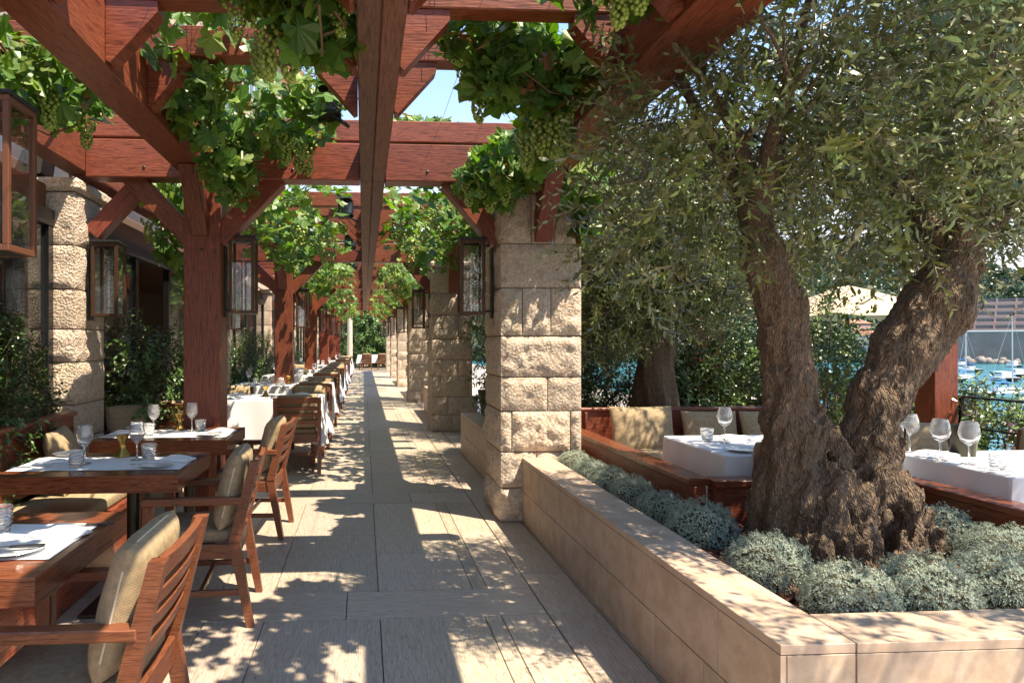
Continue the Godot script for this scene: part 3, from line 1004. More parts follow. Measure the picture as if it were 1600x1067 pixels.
# ---------------------------------------------------------------- planters
func make_planters() -> void:
	for k in 5:
		rng.seed = 80 + k
		var D0 := 1.90 if k == 0 else 5.755 + 5.25 * (k - 1)
		var D1 := 5.125 if k == 0 else 8.40 + 5.25 * (k - 1)
		var X1 := 2.89 if k == 0 else 1.9
		var o := thing("stone_planter", ["long honed stone planter with the old olive tree and silver shrubs", "low stone planter between the first and second pillars", "low stone planter between the second and third pillars", "low stone planter between the third and fourth pillars", "low stone planter between the fourth and fifth pillars"][k], "planter", V(1.235, 0, D0), 0, "stone planters along the walkway")
		var L := D1 - D0
		var Wd := X1 - 1.235
		var core := MB.new()
		for q in [[Vector3(0.11, 0.236, -L / 2), Vector3(0.20, 0.465, L - 0.012)], [Vector3(Wd / 2 + 0.11, 0.236, -0.11), Vector3(Wd - 0.22, 0.465, 0.19)]]:
			core.bar(Transform3D(Basis(), q[0]), q[1], 0.003)
		if k > 0: core.bar(Transform3D(Basis(), Vector3(Wd / 2 + 0.11, 0.236, -L + 0.11)), Vector3(Wd - 0.22, 0.465, 0.19), 0.003)
		part("core", core, M.mortar, o)
		var up := [0.0, 0.352, 0.968, 1.75, 2.712, L] if k == 0 else [0.0, 0.9, 1.75, L]
		var lo := [0.0, 0.45, 0.86, 1.27, 1.60, 1.79, 2.35, L] if k == 0 else [0.0, 0.5, 1.4, 2.1, L]
		for pr in [[up, 0.2435, 0.470], [lo, 0.006, 0.2395]]:
			for i in pr[0].size() - 1:
				var z0: float = pr[0][i] + 0.0025
				var z1: float = pr[0][i + 1] - 0.0025
				var m := MB.new()
				m.bar(Transform3D(Basis(), Vector3(0.010, (pr[1] + pr[2]) / 2, -(z0 + z1) / 2)), Vector3(0.020, pr[2] - pr[1], z1 - z0), 0.0015, tint(0.18))
				part("side_panel", m, M.honed, o)
		var fx := [0.018, 0.235, 1.10, Wd] if k == 0 else [0.022, 0.235, Wd]
		for pr in [[0.2435, 0.470], [0.006, 0.2395]]:
			for i in fx.size() - 1:
				var m := MB.new()
				m.bar(Transform3D(Basis(), Vector3((fx[i] + fx[i + 1]) / 2, (pr[0] + pr[1]) / 2, -0.010)), Vector3(fx[i + 1] - fx[i] - 0.005, pr[1] - pr[0], 0.020), 0.0015, tint(0.1))
				part("front_panel", m, M.honed, o)
				if k > 0:
					m = MB.new()
					m.bar(Transform3D(Basis(), Vector3((fx[i] + fx[i + 1]) / 2, (pr[0] + pr[1]) / 2, -L + 0.004)), Vector3(fx[i + 1] - fx[i] - 0.005, pr[1] - pr[0], 0.020), 0.0015, tint(0.1))
					part("end_panel", m, M.honed, o)
		# coping, flush with the panels
		var cz := [0.0, 0.968, 2.1, L] if k == 0 else [0.0, 1.4, L]
		for i in cz.size() - 1:
			var m := MB.new()
			m.bar(Transform3D(Basis(), Vector3(0.117, 0.487, -(cz[i] + cz[i + 1]) / 2)), Vector3(0.234, 0.030, cz[i + 1] - cz[i] - 0.003), 0.002, tint(0.08))
			part("coping", m, M.honed, o)
		for i in range(1, fx.size() - 1):
			var m := MB.new()
			m.bar(Transform3D(Basis(), Vector3((fx[i] + fx[i + 1]) / 2 + 0.001, 0.487, -0.108)), Vector3(fx[i + 1] - fx[i] - 0.004, 0.030, 0.216), 0.002, tint(0.08))
			part("coping", m, M.honed, o)
			if k > 0:
				m = MB.new()
				m.bar(Transform3D(Basis(), Vector3((fx[i] + fx[i + 1]) / 2 + 0.001, 0.487, -L + 0.108)), Vector3(fx[i + 1] - fx[i] - 0.004, 0.030, 0.216), 0.002, tint(0.08))
				part("coping", m, M.honed, o)
		# soil sheet with its mounds
		var sheets := [[0.205, Wd - 0.005, -0.2, -L + 0.2]] if k > 0 else [[0.205, 0.525, -0.2, -L], [0.525, Wd, -0.2, -1.545]]
		var sm := MB.new()
		for q in sheets:
			var rows := []
			var n1 := 24 if k == 0 else 8
			for i in n1 + 1:
				var r := PackedVector3Array()
				for j in n1 + 1:
					var x: float = lerpf(q[0], q[1], float(j) / n1)
					var z: float = lerpf(q[2], q[3], float(i) / n1)
					r.append(Vector3(x, 0.425 + 0.02 * nf.get_noise_2d(x * 5.0, z * 5.0), z))
				rows.append(r)
			sm.grid(rows, false)
		part("soil", sm, M.soil, o)
		if k == 0:
			var chip := MB.new()
			chip.bar(Transform3D(), Vector3(0.034, 0.005, 0.013), 0.001)
			var xf := []
			var cl := []
			for i in 5200:
				var x := R(0.24, 1.62)
				var z := R(-L, -0.22)
				if x > 0.5 and z < -1.5: continue
				var bs := Basis(Vector3.UP, R(0, TAU)) * Basis(Vector3.RIGHT, R(-0.5, 0.5)) * Basis(Vector3.BACK, R(-0.4, 0.4))
				xf.append(Transform3D(bs.scaled(Vector3.ONE * R(0.6, 1.5)), Vector3(x, 0.432 + 0.02 * nf.get_noise_2d(x * 5.0, z * 5.0) + R(0, 0.012), z)))
				var g := R(0.35, 1.2)
				cl.append(Color(0.17 * g, 0.062 * g, 0.033 * g))
			scatter("bark_mulch", chip.mesh(), xf, cl, M.chip, o)

# ---------------------------------------------------------------- olive trees
func trunk_sdf(p: Vector3) -> float:
	var d := 10.0
	for i in sdf_a.size():
		var a := sdf_a[i]
		var ab := sdf_b[i] - a
		var h := clampf((p - a).dot(ab) / ab.length_squared(), 0.0, 1.0)
		var q := p.distance_to(a + ab * h) - lerpf(sdf_ra[i], sdf_rb[i], h)
		var k := 0.045
		var w := clampf(0.5 + 0.5 * (d - q) / k, 0.0, 1.0)
		d = lerpf(d, q, w) - k * w * (1.0 - w)
	if absf(d) > 0.13: return d
	# flutes and burls of an old trunk; they turn with height
	var tw := Vector3(p.x + 0.12 * sin(p.y * 3.0), p.y * 0.30, p.z + 0.10 * cos(p.y * 2.6))
	var low := clampf((1.15 - p.y) / 0.75, 0.0, 1.0)
	d -= 0.055 * nf.get_noise_3dv(tw * 7.0) * (0.40 + low)
	d += 0.055 * (nr.get_noise_3dv(tw * 6.0 + Vector3(3, 1, 7)) + 0.1) * (0.22 + low)
	d -= 0.028 * (nf.get_noise_3dv(p * Vector3(7, 4.5, 7) + Vector3(8, 2, 5))) * (0.4 + 0.8 * low)
	d -= 0.012 * nf.get_noise_3d(p.x * 26.0, p.y * 7.0, p.z * 26.0)
	d += 0.009 * nr.get_noise_3d(p.x * 34.0 + 2.0 * sin(p.y * 5.0), p.y * 6.0, p.z * 34.0)
	return d
func cap(a: Vector3, b: Vector3, ra: float, rb: float) -> void:
	sdf_a.append(a); sdf_b.append(b); sdf_ra.append(ra); sdf_rb.append(rb)
func crown_part(o: Node3D, blobs: Array, n: int, sc: float, sprays: Array, gap: float, seed_: int) -> void:
	rng.seed = seed_
	var xf := [[], [], []]
	var cl := [[], [], []]
	var tot := 0.0
	for b in blobs: tot += b[1].x * b[1].y * b[1].z
	for b in blobs:
		var c: Vector3 = b[0]
		var r: Vector3 = b[1]
		for i in int(n * r.x * r.y * r.z / tot):
			var q := ball()
			if q.length() < 0.35 and R(0, 1) < 0.6: continue
			var p := c + q * r
			if nf.get_noise_3dv(p * 2.1 + Vector3(9, 4, 2)) < gap: continue
			var dir := (q + ball() * 0.9 + Vector3(0, 0.15, 0)).normalized()
			if R(0, 1) < 0.3: dir.y -= 0.7
			var k := rng.randi() % 3
			xf[k].append(Transform3D(aim(dir, R(0, TAU)).scaled(Vector3.ONE * sc * R(0.75, 1.25)), p - o.position))
			var g := R(0.75, 1.3)
			cl[k].append(Color(g * R(0.92, 1.12), g, g * R(0.85, 1.1)))
	var crown := Node3D.new()
	crown.name = "crown"
	o.add_child(crown)
	for k in 3: scatter("foliage", sprays[k], xf[k], cl[k], M.olive_leaf, crown)
func limbs(o: Node3D, from: Vector3, r0: float, tips: Array, seed_: int) -> void:
	rng.seed = seed_
	for tp in tips:
		var m := MB.new()
		var path := []
		var rad := []
		var mid: Vector3 = from.lerp(tp, 0.5) + Vector3(R(-0.1, 0.1), R(0.0, 0.14), R(-0.1, 0.1))
		for i in 9:
			var s := i / 8.0
			var p: Vector3 = from.lerp(mid, s).lerp(mid.lerp(tp, s), s)
			path.append(p + Vector3(R(-1, 1), R(-1, 1), R(-1, 1)) * 0.012 - o.position)
			rad.append(lerpf(r0, 0.006, pow(s, 0.6)))
		m.tube(path, rad, 8, 1, 3)
		for j in 5:
			var s := 0.35 + 0.12 * j
			var p: Vector3 = from.lerp(mid, s).lerp(mid.lerp(tp, s), s) - o.position
			var e := p + Vector3(R(-0.4, 0.4), R(-0.12, 0.4), R(-0.4, 0.4))
			m.tube([p, p.lerp(e, 0.5) + Vector3(0, 0.03, 0), e], [lerpf(r0, 0.006, pow(s, 0.6)) * 0.6, 0.007, 0.003], 5)
		part("limb", m, M.bark, o)
func make_olive_trees() -> void:
	var sprays := [olive_spray(0).mesh(), olive_spray(1).mesh(), olive_spray(2).mesh()]
	var o := thing("olive_tree", "old olive tree with a gnarled double trunk in the stone planter", "tree", V(2.2, 0.40, 2.93))
	var A := [V(1.985, 0.36, 2.90), V(1.965, 0.71, 2.93), V(1.967, 1.03, 2.93), V(1.957, 1.23, 2.95), V(1.909, 1.56, 2.95), V(1.818, 1.80, 2.93), V(1.76, 2.05, 2.90)]
	var ar := [0.195, 0.16, 0.128, 0.114, 0.104, 0.094, 0.075]
	var B := [V(2.46, 0.36, 2.93), V(2.362, 0.69, 2.95), V(2.345, 0.94, 2.96), V(2.408, 1.15, 2.96), V(2.533, 1.362, 2.97), V(2.689, 1.578, 2.97), V(2.80, 1.80, 2.97)]
	var br := [0.18, 0.124, 0.116, 0.122, 0.142, 0.145, 0.11]
	for i in 6:
		cap(A[i], A[i + 1], ar[i], ar[i + 1]); cap(B[i], B[i + 1], br[i], br[i + 1])
	for q in [[V(2.16, 0.95, 2.93), V(2.20, 0.66, 2.86), 0.055, 0.085], [V(2.20, 0.66, 2.86), V(2.20, 0.36, 2.76), 0.085, 0.12],
			[V(1.92, 0.75, 2.9), V(1.74, 0.42, 2.86), 0.08, 0.055], [V(1.95, 0.75, 2.84), V(1.98, 0.38, 2.70), 0.08, 0.075], [V(2.06, 0.85, 2.82), V(2.10, 0.36, 2.68), 0.05, 0.07],
			[V(2.39, 0.80, 2.88), V(2.46, 0.40, 2.74), 0.06, 0.075], [V(2.46, 0.70, 2.92), V(2.68, 0.40, 2.86), 0.055, 0.06], [V(2.62, 0.46, 2.88), V(2.76, 0.38, 2.80), 0.055, 0.035],
			[V(2.33, 0.8, 2.84), V(2.31, 0.38, 2.70), 0.045, 0.065], [V(2.3, 0.5, 3.0), V(2.3, 0.36, 3.25), 0.12, 0.08]]:
		cap(q[0], q[1], q[2], q[3])
	var tm := surface_nets(V(1.55, 0.36, 3.38), V(3.0, 2.05, 2.5), 0.0095, 6, trunk_sdf, 0.08)
	part("trunk", tm, M.bark, o, -o.position)
	limbs(o, V(1.775, 1.98, 2.905), 0.062, [V(1.25, 2.6, 2.6), V(1.45, 3.0, 3.2), V(1.9, 3.2, 2.6), V(1.6, 2.4, 2.3), V(2.2, 3.0, 3.3)], 21)
	limbs(o, V(2.78, 1.76, 2.97), 0.075, [V(3.4, 2.6, 2.7), V(2.9, 3.2, 3.3), V(2.5, 2.9, 2.5), V(3.5, 2.3, 3.3), V(2.4, 2.5, 3.3)], 22)
	crown_part(o, [[V(2.25, 2.72, 2.95), Vector3(1.10, 0.88, 0.80)], [V(2.9, 2.35, 2.95), Vector3(0.9, 0.62, 0.75)], [V(1.62, 2.25, 2.95), Vector3(0.52, 0.48, 0.6)], [V(1.5, 2.0, 3.2), Vector3(0.42, 0.42, 0.42)], [V(2.2, 2.05, 2.8), Vector3(0.45, 0.28, 0.5)], [V(1.98, 1.62, 2.75), Vector3(0.12, 0.22, 0.12)], [V(2.5, 3.4, 2.9), Vector3(0.8, 0.4, 0.6)], [V(3.1, 2.0, 2.75), Vector3(0.45, 0.28, 0.4)], [V(2.75, 2.8, 1.35), Vector3(0.85, 0.5, 0.45)], [V(1.72, 2.42, 2.55), Vector3(0.46, 0.42, 0.34)], [V(2.2, 2.5, 2.3), Vector3(0.55, 0.42, 0.3)], [V(1.75, 2.9, 2.6), Vector3(0.5, 0.4, 0.4)]], 5000, 1.1, sprays, 0.02, 31)
	# the trees behind
	var back := [["second olive tree, behind the booth back rest", V(3.28, 0.0, 7.0), 0.26, [[V(2.7, 2.5, 6.7), Vector3(1.2, 1.0, 1.0)], [V(3.6, 2.7, 7.2), Vector3(1.3, 0.95, 1.1)], [V(2.35, 1.85, 6.6), Vector3(0.6, 0.55, 0.6)], [V(3.1, 1.9, 6.6), Vector3(0.8, 0.45, 0.7)]], 7500],
		["third olive tree, slender, behind the nearest stone pillar", V(3.1, 0.0, 9.6), 0.15, [[V(3.0, 2.7, 9.5), Vector3(1.3, 1.2, 1.2)], [V(2.6, 1.9, 9.3), Vector3(0.8, 0.6, 0.8)], [V(2.6, 1.2, 9.9), Vector3(0.7, 0.8, 0.5)]], 4200],
		["fourth olive tree, farthest, beyond the second pillar", V(3.9, 0.0, 14.5), 0.2, [[V(3.6, 2.8, 14.5), Vector3(1.9, 1.5, 1.6)]], 2300],
		["olive tree beside the seaward post, only its crown showing at the right edge", V(5.3, 0.0, 4.6), 0.17, [[V(5.1, 3.0, 4.6), Vector3(1.3, 0.9, 1.2)], [V(4.4, 3.3, 4.4), Vector3(0.9, 0.7, 0.9)]], 2400]]
	for t in back.size():
		var q: Array = back[t]
		var ot := thing("olive_tree", q[0], "tree", q[1], 0, "olive trees behind the booths")
		rng.seed = 55 + t
		var m := MB.new()
		var rows := []
		for i in 26:
			var s := i / 25.0
			var r := PackedVector3Array()
			for j in 28:
				var a := TAU * j / 28
				var k: float = q[2] * (1.0 - 0.45 * s + 0.7 * pow(1.0 - s, 6.0)) * (1.0 + 0.22 * sin(a * 3.0 + s * 2.5 + t) + 0.35 * nf.get_noise_3d(cos(a) * 1.6 + t, s * 2.2, sin(a) * 1.6))
				r.append(Vector3(cos(a) * k - 0.18 * sin(s * 2.6), s * 1.75, -sin(a) * k + 0.1 * s))
			rows.append(r)
		m.grid(rows, true, 1, 1)
		part("trunk", m, M.bark, ot)
		var top: Vector3 = q[1] + Vector3(-0.09, 1.68, 0.1)
		limbs(ot, top, q[2] * 0.55, [q[3][0][0] + Vector3(0.3, 0.3, 0.2), q[3][0][0] + Vector3(-0.5, 0.2, 0), q[3][1 % q[3].size()][0] + Vector3(0.2, 0.3, -0.2), q[3][0][0] + Vector3(0, 0.7, 0.3)], 61 + t)
		crown_part(ot, q[3], q[4], 1.25 if t < 2 else 1.7, sprays, -0.12, 71 + t)

# ---------------------------------------------------------------- grapevines
func make_vines() -> void:
	var lv := [vine_leaf_mesh(0).mesh(), vine_leaf_mesh(1).mesh(), vine_leaf_mesh(2).mesh()]
	var gb := [grape_bunch_mesh(0, 85, 1).mesh(), grape_bunch_mesh(1, 70, 1).mesh(), grape_bunch_mesh(2, 60, 1).mesh()]
	var gf := [grape_bunch_mesh(3, 60, 0).mesh(), grape_bunch_mesh(4, 50, 0).mesh()]
	# label, foot, clusters [centre, radii, leaves], bunches [place, size]
	var near := [
		["grapevine heavy with grapes hanging over the walkway from the nearest left rafters", V(-1.3, 0, 5.58), [[V(-0.40, 3.02, 2.75), Vector3(0.36, 0.20, 0.42), 150], [V(-0.2, 2.78, 2.9), Vector3(0.22, 0.22, 0.3), 60], [V(-0.5, 3.15, 1.6), Vector3(0.5, 0.2, 0.8), 160]],
			[[V(-0.42, 2.84, 2.95), 1.15], [V(-0.33, 2.86, 2.98), 1.2], [V(-0.47, 2.80, 3.05), 1.0], [V(-0.10, 2.96, 2.85), 1.0], [V(-0.06, 3.0, 2.8), 1.1], [V(-0.55, 2.86, 2.9), 0.8]]],
		["grapevine trailing along the left beam above the post, with hanging bunches", V(-1.27, 0, 5.56), [[V(-1.03, 2.92, 4.2), Vector3(0.24, 0.28, 0.55), 120], [V(-0.92, 2.66, 4.7), Vector3(0.20, 0.30, 0.36), 90], [V(-0.62, 2.97, 4.8), Vector3(0.42, 0.2, 0.45), 110], [V(-0.9, 3.12, 3.9), Vector3(0.4, 0.16, 0.6), 70], [V(-0.35, 3.05, 4.45), Vector3(0.28, 0.14, 0.4), 40]],
			[[V(-0.98, 2.72, 4.75), 1.1], [V(-0.93, 2.62, 4.85), 1.2], [V(-0.87, 2.60, 4.9), 1.0], [V(-0.55, 2.88, 4.75), 1.1], [V(-0.46, 2.84, 4.8), 1.0], [V(-0.40, 2.80, 4.85), 0.9], [V(-1.0, 2.86, 4.3), 1.0]]],
		["grapevine on the far left beam above the nearest lantern and glass front", V(-2.45, 0, 5.78), [[V(-1.85, 2.88, 3.9), Vector3(0.36, 0.22, 0.6), 150], [V(-2.0, 2.9, 2.8), Vector3(0.3, 0.2, 0.7), 80], [V(-1.7, 2.35, 6.4), Vector3(0.3, 0.3, 0.6), 90], [V(-1.75, 2.85, 6.2), Vector3(0.35, 0.25, 0.7), 100]],
			[[V(-1.72, 2.80, 3.75), 1.1], [V(-1.62, 2.72, 4.0), 0.9], [V(-1.75, 2.55, 6.1), 1.0], [V(-1.66, 2.5, 6.2), 1.1], [V(-1.9, 2.5, 6.0), 1.0]]],
		["thick grapevine with long bunches along the right beam before the stone pillar", V(1.25, 0, 5.79), [[V(0.90, 2.84, 3.5), Vector3(0.38, 0.22, 0.24), 230], [V(0.66, 3.0, 3.45), Vector3(0.30, 0.14, 0.2), 80], [V(1.1, 2.72, 4.1), Vector3(0.14, 0.28, 0.4), 90], [V(1.02, 2.66, 4.85), Vector3(0.24, 0.26, 0.26), 150], [V(0.90, 2.60, 4.98), Vector3(0.24, 0.16, 0.15), 70], [V(0.5, 3.2, 5.9), Vector3(0.4, 0.22, 0.4), 130]],
			[[V(1.04, 2.74, 3.58), 1.35], [V(1.10, 2.76, 3.66), 1.4], [V(0.97, 2.68, 3.6), 1.2], [V(0.92, 2.60, 3.7), 1.1], [V(0.63, 2.86, 3.6), 1.05], [V(0.53, 2.92, 3.5), 0.85], [V(0.86, 2.66, 4.8), 1.1], [V(0.93, 2.62, 4.85), 1.2], [V(1.02, 2.62, 4.75), 1.0], [V(0.78, 2.60, 4.9), 0.9], [V(0.46, 3.12, 5.5), 1.0], [V(1.1, 2.76, 4.4), 1.2]]],
		["grapevine spilling over the nearest right rafters by the olive crown", V(1.45, 0, 5.80), [[V(1.02, 2.98, 2.5), Vector3(0.34, 0.22, 0.5), 150], [V(0.95, 3.12, 1.3), Vector3(0.4, 0.2, 0.8), 160], [V(0.45, 3.12, 2.3), Vector3(0.3, 0.12, 0.5), 60]],
			[[V(1.0, 2.86, 2.55), 1.0], [V(1.06, 2.88, 2.5), 1.0], [V(0.9, 2.9, 2.5), 0.9]]],
		["leafy vine shoots hanging beside the cap of the nearest stone pillar", V(1.6, 0, 5.82), [[V(1.62, 2.66, 5.0), Vector3(0.2, 0.22, 0.2), 60], [V(1.70, 2.4, 5.02), Vector3(0.10, 0.24, 0.08), 26], [V(1.8, 2.9, 5.4), Vector3(0.3, 0.2, 0.4), 60]], []]]
	for t in near.size():
		rng.seed = 1000 + t
		var q: Array = near[t]
		var o := thing("grapevine", q[0], "vine", q[1], 0, "grapevines on the pergola")
		var f: Vector3 = q[2][0][0]
		var st := MB.new()
		var pts := []
		var rd := []
		for i in 13:
			var s := i / 12.0
			var h := minf(1.0, s * 1.35)
			var p: Vector3 = Vector3(0, f.y * h, 0) + (f - q[1]) * Vector3(1, 0, 1) * pow(s, 8.0)
			pts.append(p + Vector3(R(-1, 1), 0, R(-1, 1)) * 0.015); rd.append(lerpf(0.022, 0.008, s))
		st.tube(pts, rd, 7, 1, 4, Color(0.9, 0.9, 0.9))
		part("stem", st, M.twig, o)
		for c in q[2]:
			for w in 5:
				var cane := MB.new()
				var p0: Vector3 = c[0] + ball() * c[1] - q[1]
				var p1: Vector3 = c[0] + ball() * c[1] - q[1]
				var mid := (p0 + p1) * 0.5 + Vector3(R(-0.1, 0.1), R(-0.12, 0.06), R(-0.1, 0.1))
				cane.tube([p0, p0.lerp(mid, 0.6), mid, mid.lerp(p1, 0.5), p1], [0.007, 0.006, 0.005, 0.004, 0.003], 5, 1, 1, Color(1.4, 1.2, 1.0))
				part("cane", cane, M.twig, o)
		var xf := [[], [], []]
		var cl := [[], [], []]
		var cnt := 0
		for c in q[2]:
			for i in int(c[2] * 1.35):
				var p: Vector3 = c[0] + ball() * c[1] - q[1]
				var nrm := Vector3(R(-0.6, 0.8), R(-0.2, 0.8), R(0.0, 1.0)).normalized()
				var sc := R(0.10, 0.20)
				var b := aim(nrm, R(0, TAU)).scaled(Vector3.ONE * sc)
				var g := R(0.7, 1.35)
				var col := Color(0.125 * g, 0.235 * g, 0.048 * g)
				if R(0, 1) < 0.32: col = Color(0.21 * g, 0.30 * g, 0.055 * g)
				if R(0, 1) < 0.03: col = Color(0.3, 0.14, 0.05)
				var k := rng.randi() % 3
				if cnt < 290 and c[0].z < -2.0 and (i % 2 == 0):
					var lm := part("grape_leaf", lv[k], tinted(col), o)
					lm.transform = Transform3D(b, p)
					cnt += 1
				else:
					xf[k].append(Transform3D(b, p)); cl[k].append(col)
		for k in 3:
			if xf[k].size(): scatter("foliage", lv[k], xf[k], cl[k], M.vine_leaf, o)
		for i in q[3].size():
			var bn: Array = q[3][i]
			var bo := part("grape_bunch", gb[i % 3], M.grape, o)
			bo.transform = Transform3D(Basis(Vector3.UP, R(0, TAU)).scaled(Vector3(1, R(0.9, 1.25), 1) * bn[1] * 0.80), bn[0] - q[1])
	# farther bays: one vine on each side of each bay
	for k in range(1, 6):
		for sd in [-1, 1]:
			rng.seed = 2000 + k * 2 + sd
			var foot := V(-1.29 if sd < 0 else 1.25, 0, 5.56 if sd < 0 else 5.80 + 5.25 * (k - 1))
			var ord: String = ["first", "second", "third", "fourth", "fifth"][k - 1]
			var o := thing("grapevine", "grapevine hanging from the %s beam in the %s bay beyond the nearest pillar" % ["left" if sd < 0 else "right", ord], "vine", foot, 0, "grapevines on the pergola")
			var st := MB.new()
			st.tube([Vector3.ZERO, Vector3(0.02, 1.2, 0.02), Vector3(-0.02, 2.2, 0), Vector3(-sd * 0.1, 2.95, -0.6)], [0.02, 0.018, 0.016, 0.01], 6, 1, 4)
			part("stem", st, M.twig, o)
			var xf := []
			var cl := []
			var n := 950 if k < 3 else 700
			for i in n:
				var u := R(0, 1)
				var p := V(sd * pow(R(0.04, 1.0), 0.6) * 1.3, 3.02 + R(-0.35, 0.22), 5.9 + 5.25 * (k - 1) + u * 4.4)
				if absf(p.x) > 0.75: p.y -= R(0, 0.35)
				if nf.get_noise_3dv(p * 1.3) < -0.12: continue
				var nrm := Vector3(R(-0.5, 0.7), R(0.1, 1.0), R(-0.3, 0.9)).normalized()
				xf.append(Transform3D(aim(nrm, R(0, TAU)).scaled(Vector3.ONE * R(0.10, 0.19)), p - foot))
				var g := R(0.7, 1.35)
				cl.append(Color(0.125 * g, 0.235 * g, 0.048 * g) if R(0, 1) > 0.32 else Color(0.21 * g, 0.30 * g, 0.055 * g))
			scatter("foliage", lv[0], xf, cl, M.vine_leaf, o)
			for i in (12 if k < 3 else 7):
				var bo := part("grape_bunch", gf[i % 2], M.grape, o)
				bo.transform = Transform3D(Basis(Vector3.UP, R(0, TAU)).scaled(Vector3.ONE * R(0.9, 1.4)), V(sd * R(0.35, 1.15), R(2.62, 2.95), 6.3 + 5.25 * (k - 1) + R(0, 3.8)) - foot)
var tint_mats := {}
func tinted(col: Color) -> Material:
	# leaves of one vine share a few tones
	var key := int(clampf(col.g / 0.03, 0, 11)) + (100 if col.r > col.g else 50 if col.r > 0.6 * col.g else 0)
	if not tint_mats.has(key):
		var m: StandardMaterial3D = M.vine_leaf.duplicate()
		m.albedo_color = lin(col.r, col.g, col.b)
		tint_mats[key] = m
	return tint_mats[key]

# ---------------------------------------------------------------- furniture
func chair_proto() -> Node3D:
	var o := Node3D.new()
	o.set_meta("category", "chair")
	var add := func(called, a, b, w, h, up := Vector3.UP):
		var m := MB.new()
		m.beam(a, b, w, h, 0.004, up, tint(0.15), ro())
		part(called, m, M.wood_chair, o)
	for s in [-1, 1]:
		var z: float = s * 0.232
		add.call("front_leg", Vector3(-0.225, 0, z), Vector3(-0.225, 0.605, z), 0.045, 0.05, Vector3.RIGHT)
		var m := MB.new()
		var pr := [[Vector3(0.262, 0, z), Vector3(0.185, 0.42, z), 0.036, 0.055], [Vector3(0.185, 0.415, z), Vector3(0.285, 0.815, z), 0.055, 0.046]]
		for i in 2:
			var q: Array = pr[i]
			var ha: float = q[2] / 2
			var hb: float = q[3] / 2
			m.prism([q[0] + Vector3(-ha, 0, -0.021), q[0] + Vector3(ha, 0, -0.021), q[1] + Vector3(hb, 0, -0.021), q[1] + Vector3(-hb, 0, -0.021)], Vector3(0, 0, 0.042), ro())
		part("rear_leg", m, M.wood_chair, o)
		add.call("arm_rest", Vector3(-0.255, 0.622, z), Vector3(0.232, 0.622, z), 0.052, 0.034)
		add.call("side_stretcher", Vector3(-0.205, 0.17, z), Vector3(0.225, 0.17, z), 0.022, 0.03)
		add.call("seat_rail", Vector3(-0.203, 0.375, z), Vector3(0.175, 0.375, z), 0.03, 0.07)
	add.call("seat_rail", Vector3(-0.225, 0.375, -0.208), Vector3(-0.225, 0.375, 0.208), 0.03, 0.07)
	add.call("seat_rail", Vector3(0.190, 0.375, -0.211), Vector3(0.190, 0.375, 0.211), 0.03, 0.09)
	add.call("cross_stretcher", Vector3(0.02, 0.17, -0.22), Vector3(0.02, 0.17, 0.22), 0.022, 0.026)
	var up := Vector3(0.1, 0.4, 0).normalized()
	var sl := [[0.278, 0.785, 0.062], [0.256, 0.697, 0.042], [0.2385, 0.627, 0.040], [0.219, 0.549, 0.040]]
	for i in 4:
		var m := MB.new()
		# slightly bowed slat
		var rows := []
		for j in 9:
			var t := j / 8.0 * 2.0 - 1.0
			var c := Vector3(sl[i][0] + 0.012 * (1.0 - t * t), sl[i][1], t * 0.211)
			var r := PackedVector3Array()
			for q in [[-1, -1], [-1, 1], [1, 1], [1, -1]]:
				r.append(c + up * q[1] * sl[i][2] * 0.5 + Vector3(up.y, -up.x, 0) * q[0] * 0.011)
			rows.append(r)
		for j in 8:
			for e in 4:
				var a: Vector3 = rows[j][e]
				var b: Vector3 = rows[j][(e + 1) % 4]
				var c2: Vector3 = rows[j + 1][(e + 1) % 4]
				var d: Vector3 = rows[j + 1][e]
				m.quad(a, d, c2, b, Vector2(a.z, e * 0.05 + i), Vector2(d.z, e * 0.05 + i), Vector2(c2.z, e * 0.05 + 0.04 + i), Vector2(b.z, e * 0.05 + 0.04 + i))
		part("top_rail" if i == 0 else "back_slat", m, M.wood_chair, o)
	part("seat_cushion", rounded_slab(Vector3(0.40, 0.065, 0.415), 0.02), M.fabric_seat, o, Vector3(-0.02, 0.437, 0))
	var pm := pillow_mesh(0.43, 0.38, 0.12, 6.0, 0.004)
	var pl := part("back_pillow", pm, M.fabric, o)
	pl.transform = Transform3D(Basis(Vector3.UP, PI / 2) * Basis(Vector3.RIGHT, 0.24), Vector3(0.152, 0.655, 0))
	var pip := MB.new()
	var ring := []
	var rr := []
	for i in 33:
		var a := TAU * i / 32
		var e := 8.0
		var k := pow(pow(absf(cos(a)), e) + pow(absf(sin(a)), e), -1.0 / e)
		ring.append(Vector3(cos(a) * k * 0.214, sin(a) * k * 0.189, 0)); rr.append(0.0035)
	pip.tube(ring, rr, 5)
	part("piping", pip, M.piping, pl)
	return o
func place_chair(proto: Node3D, at: Vector3, turn: float, label: String, group: String) -> void:
	var r: Node3D = proto.duplicate()
	r.name = numbered("armchair"); add_child(r)
	r.position = at; r.rotation.y = turn
	r.set_meta("label", label); r.set_meta("group", group)

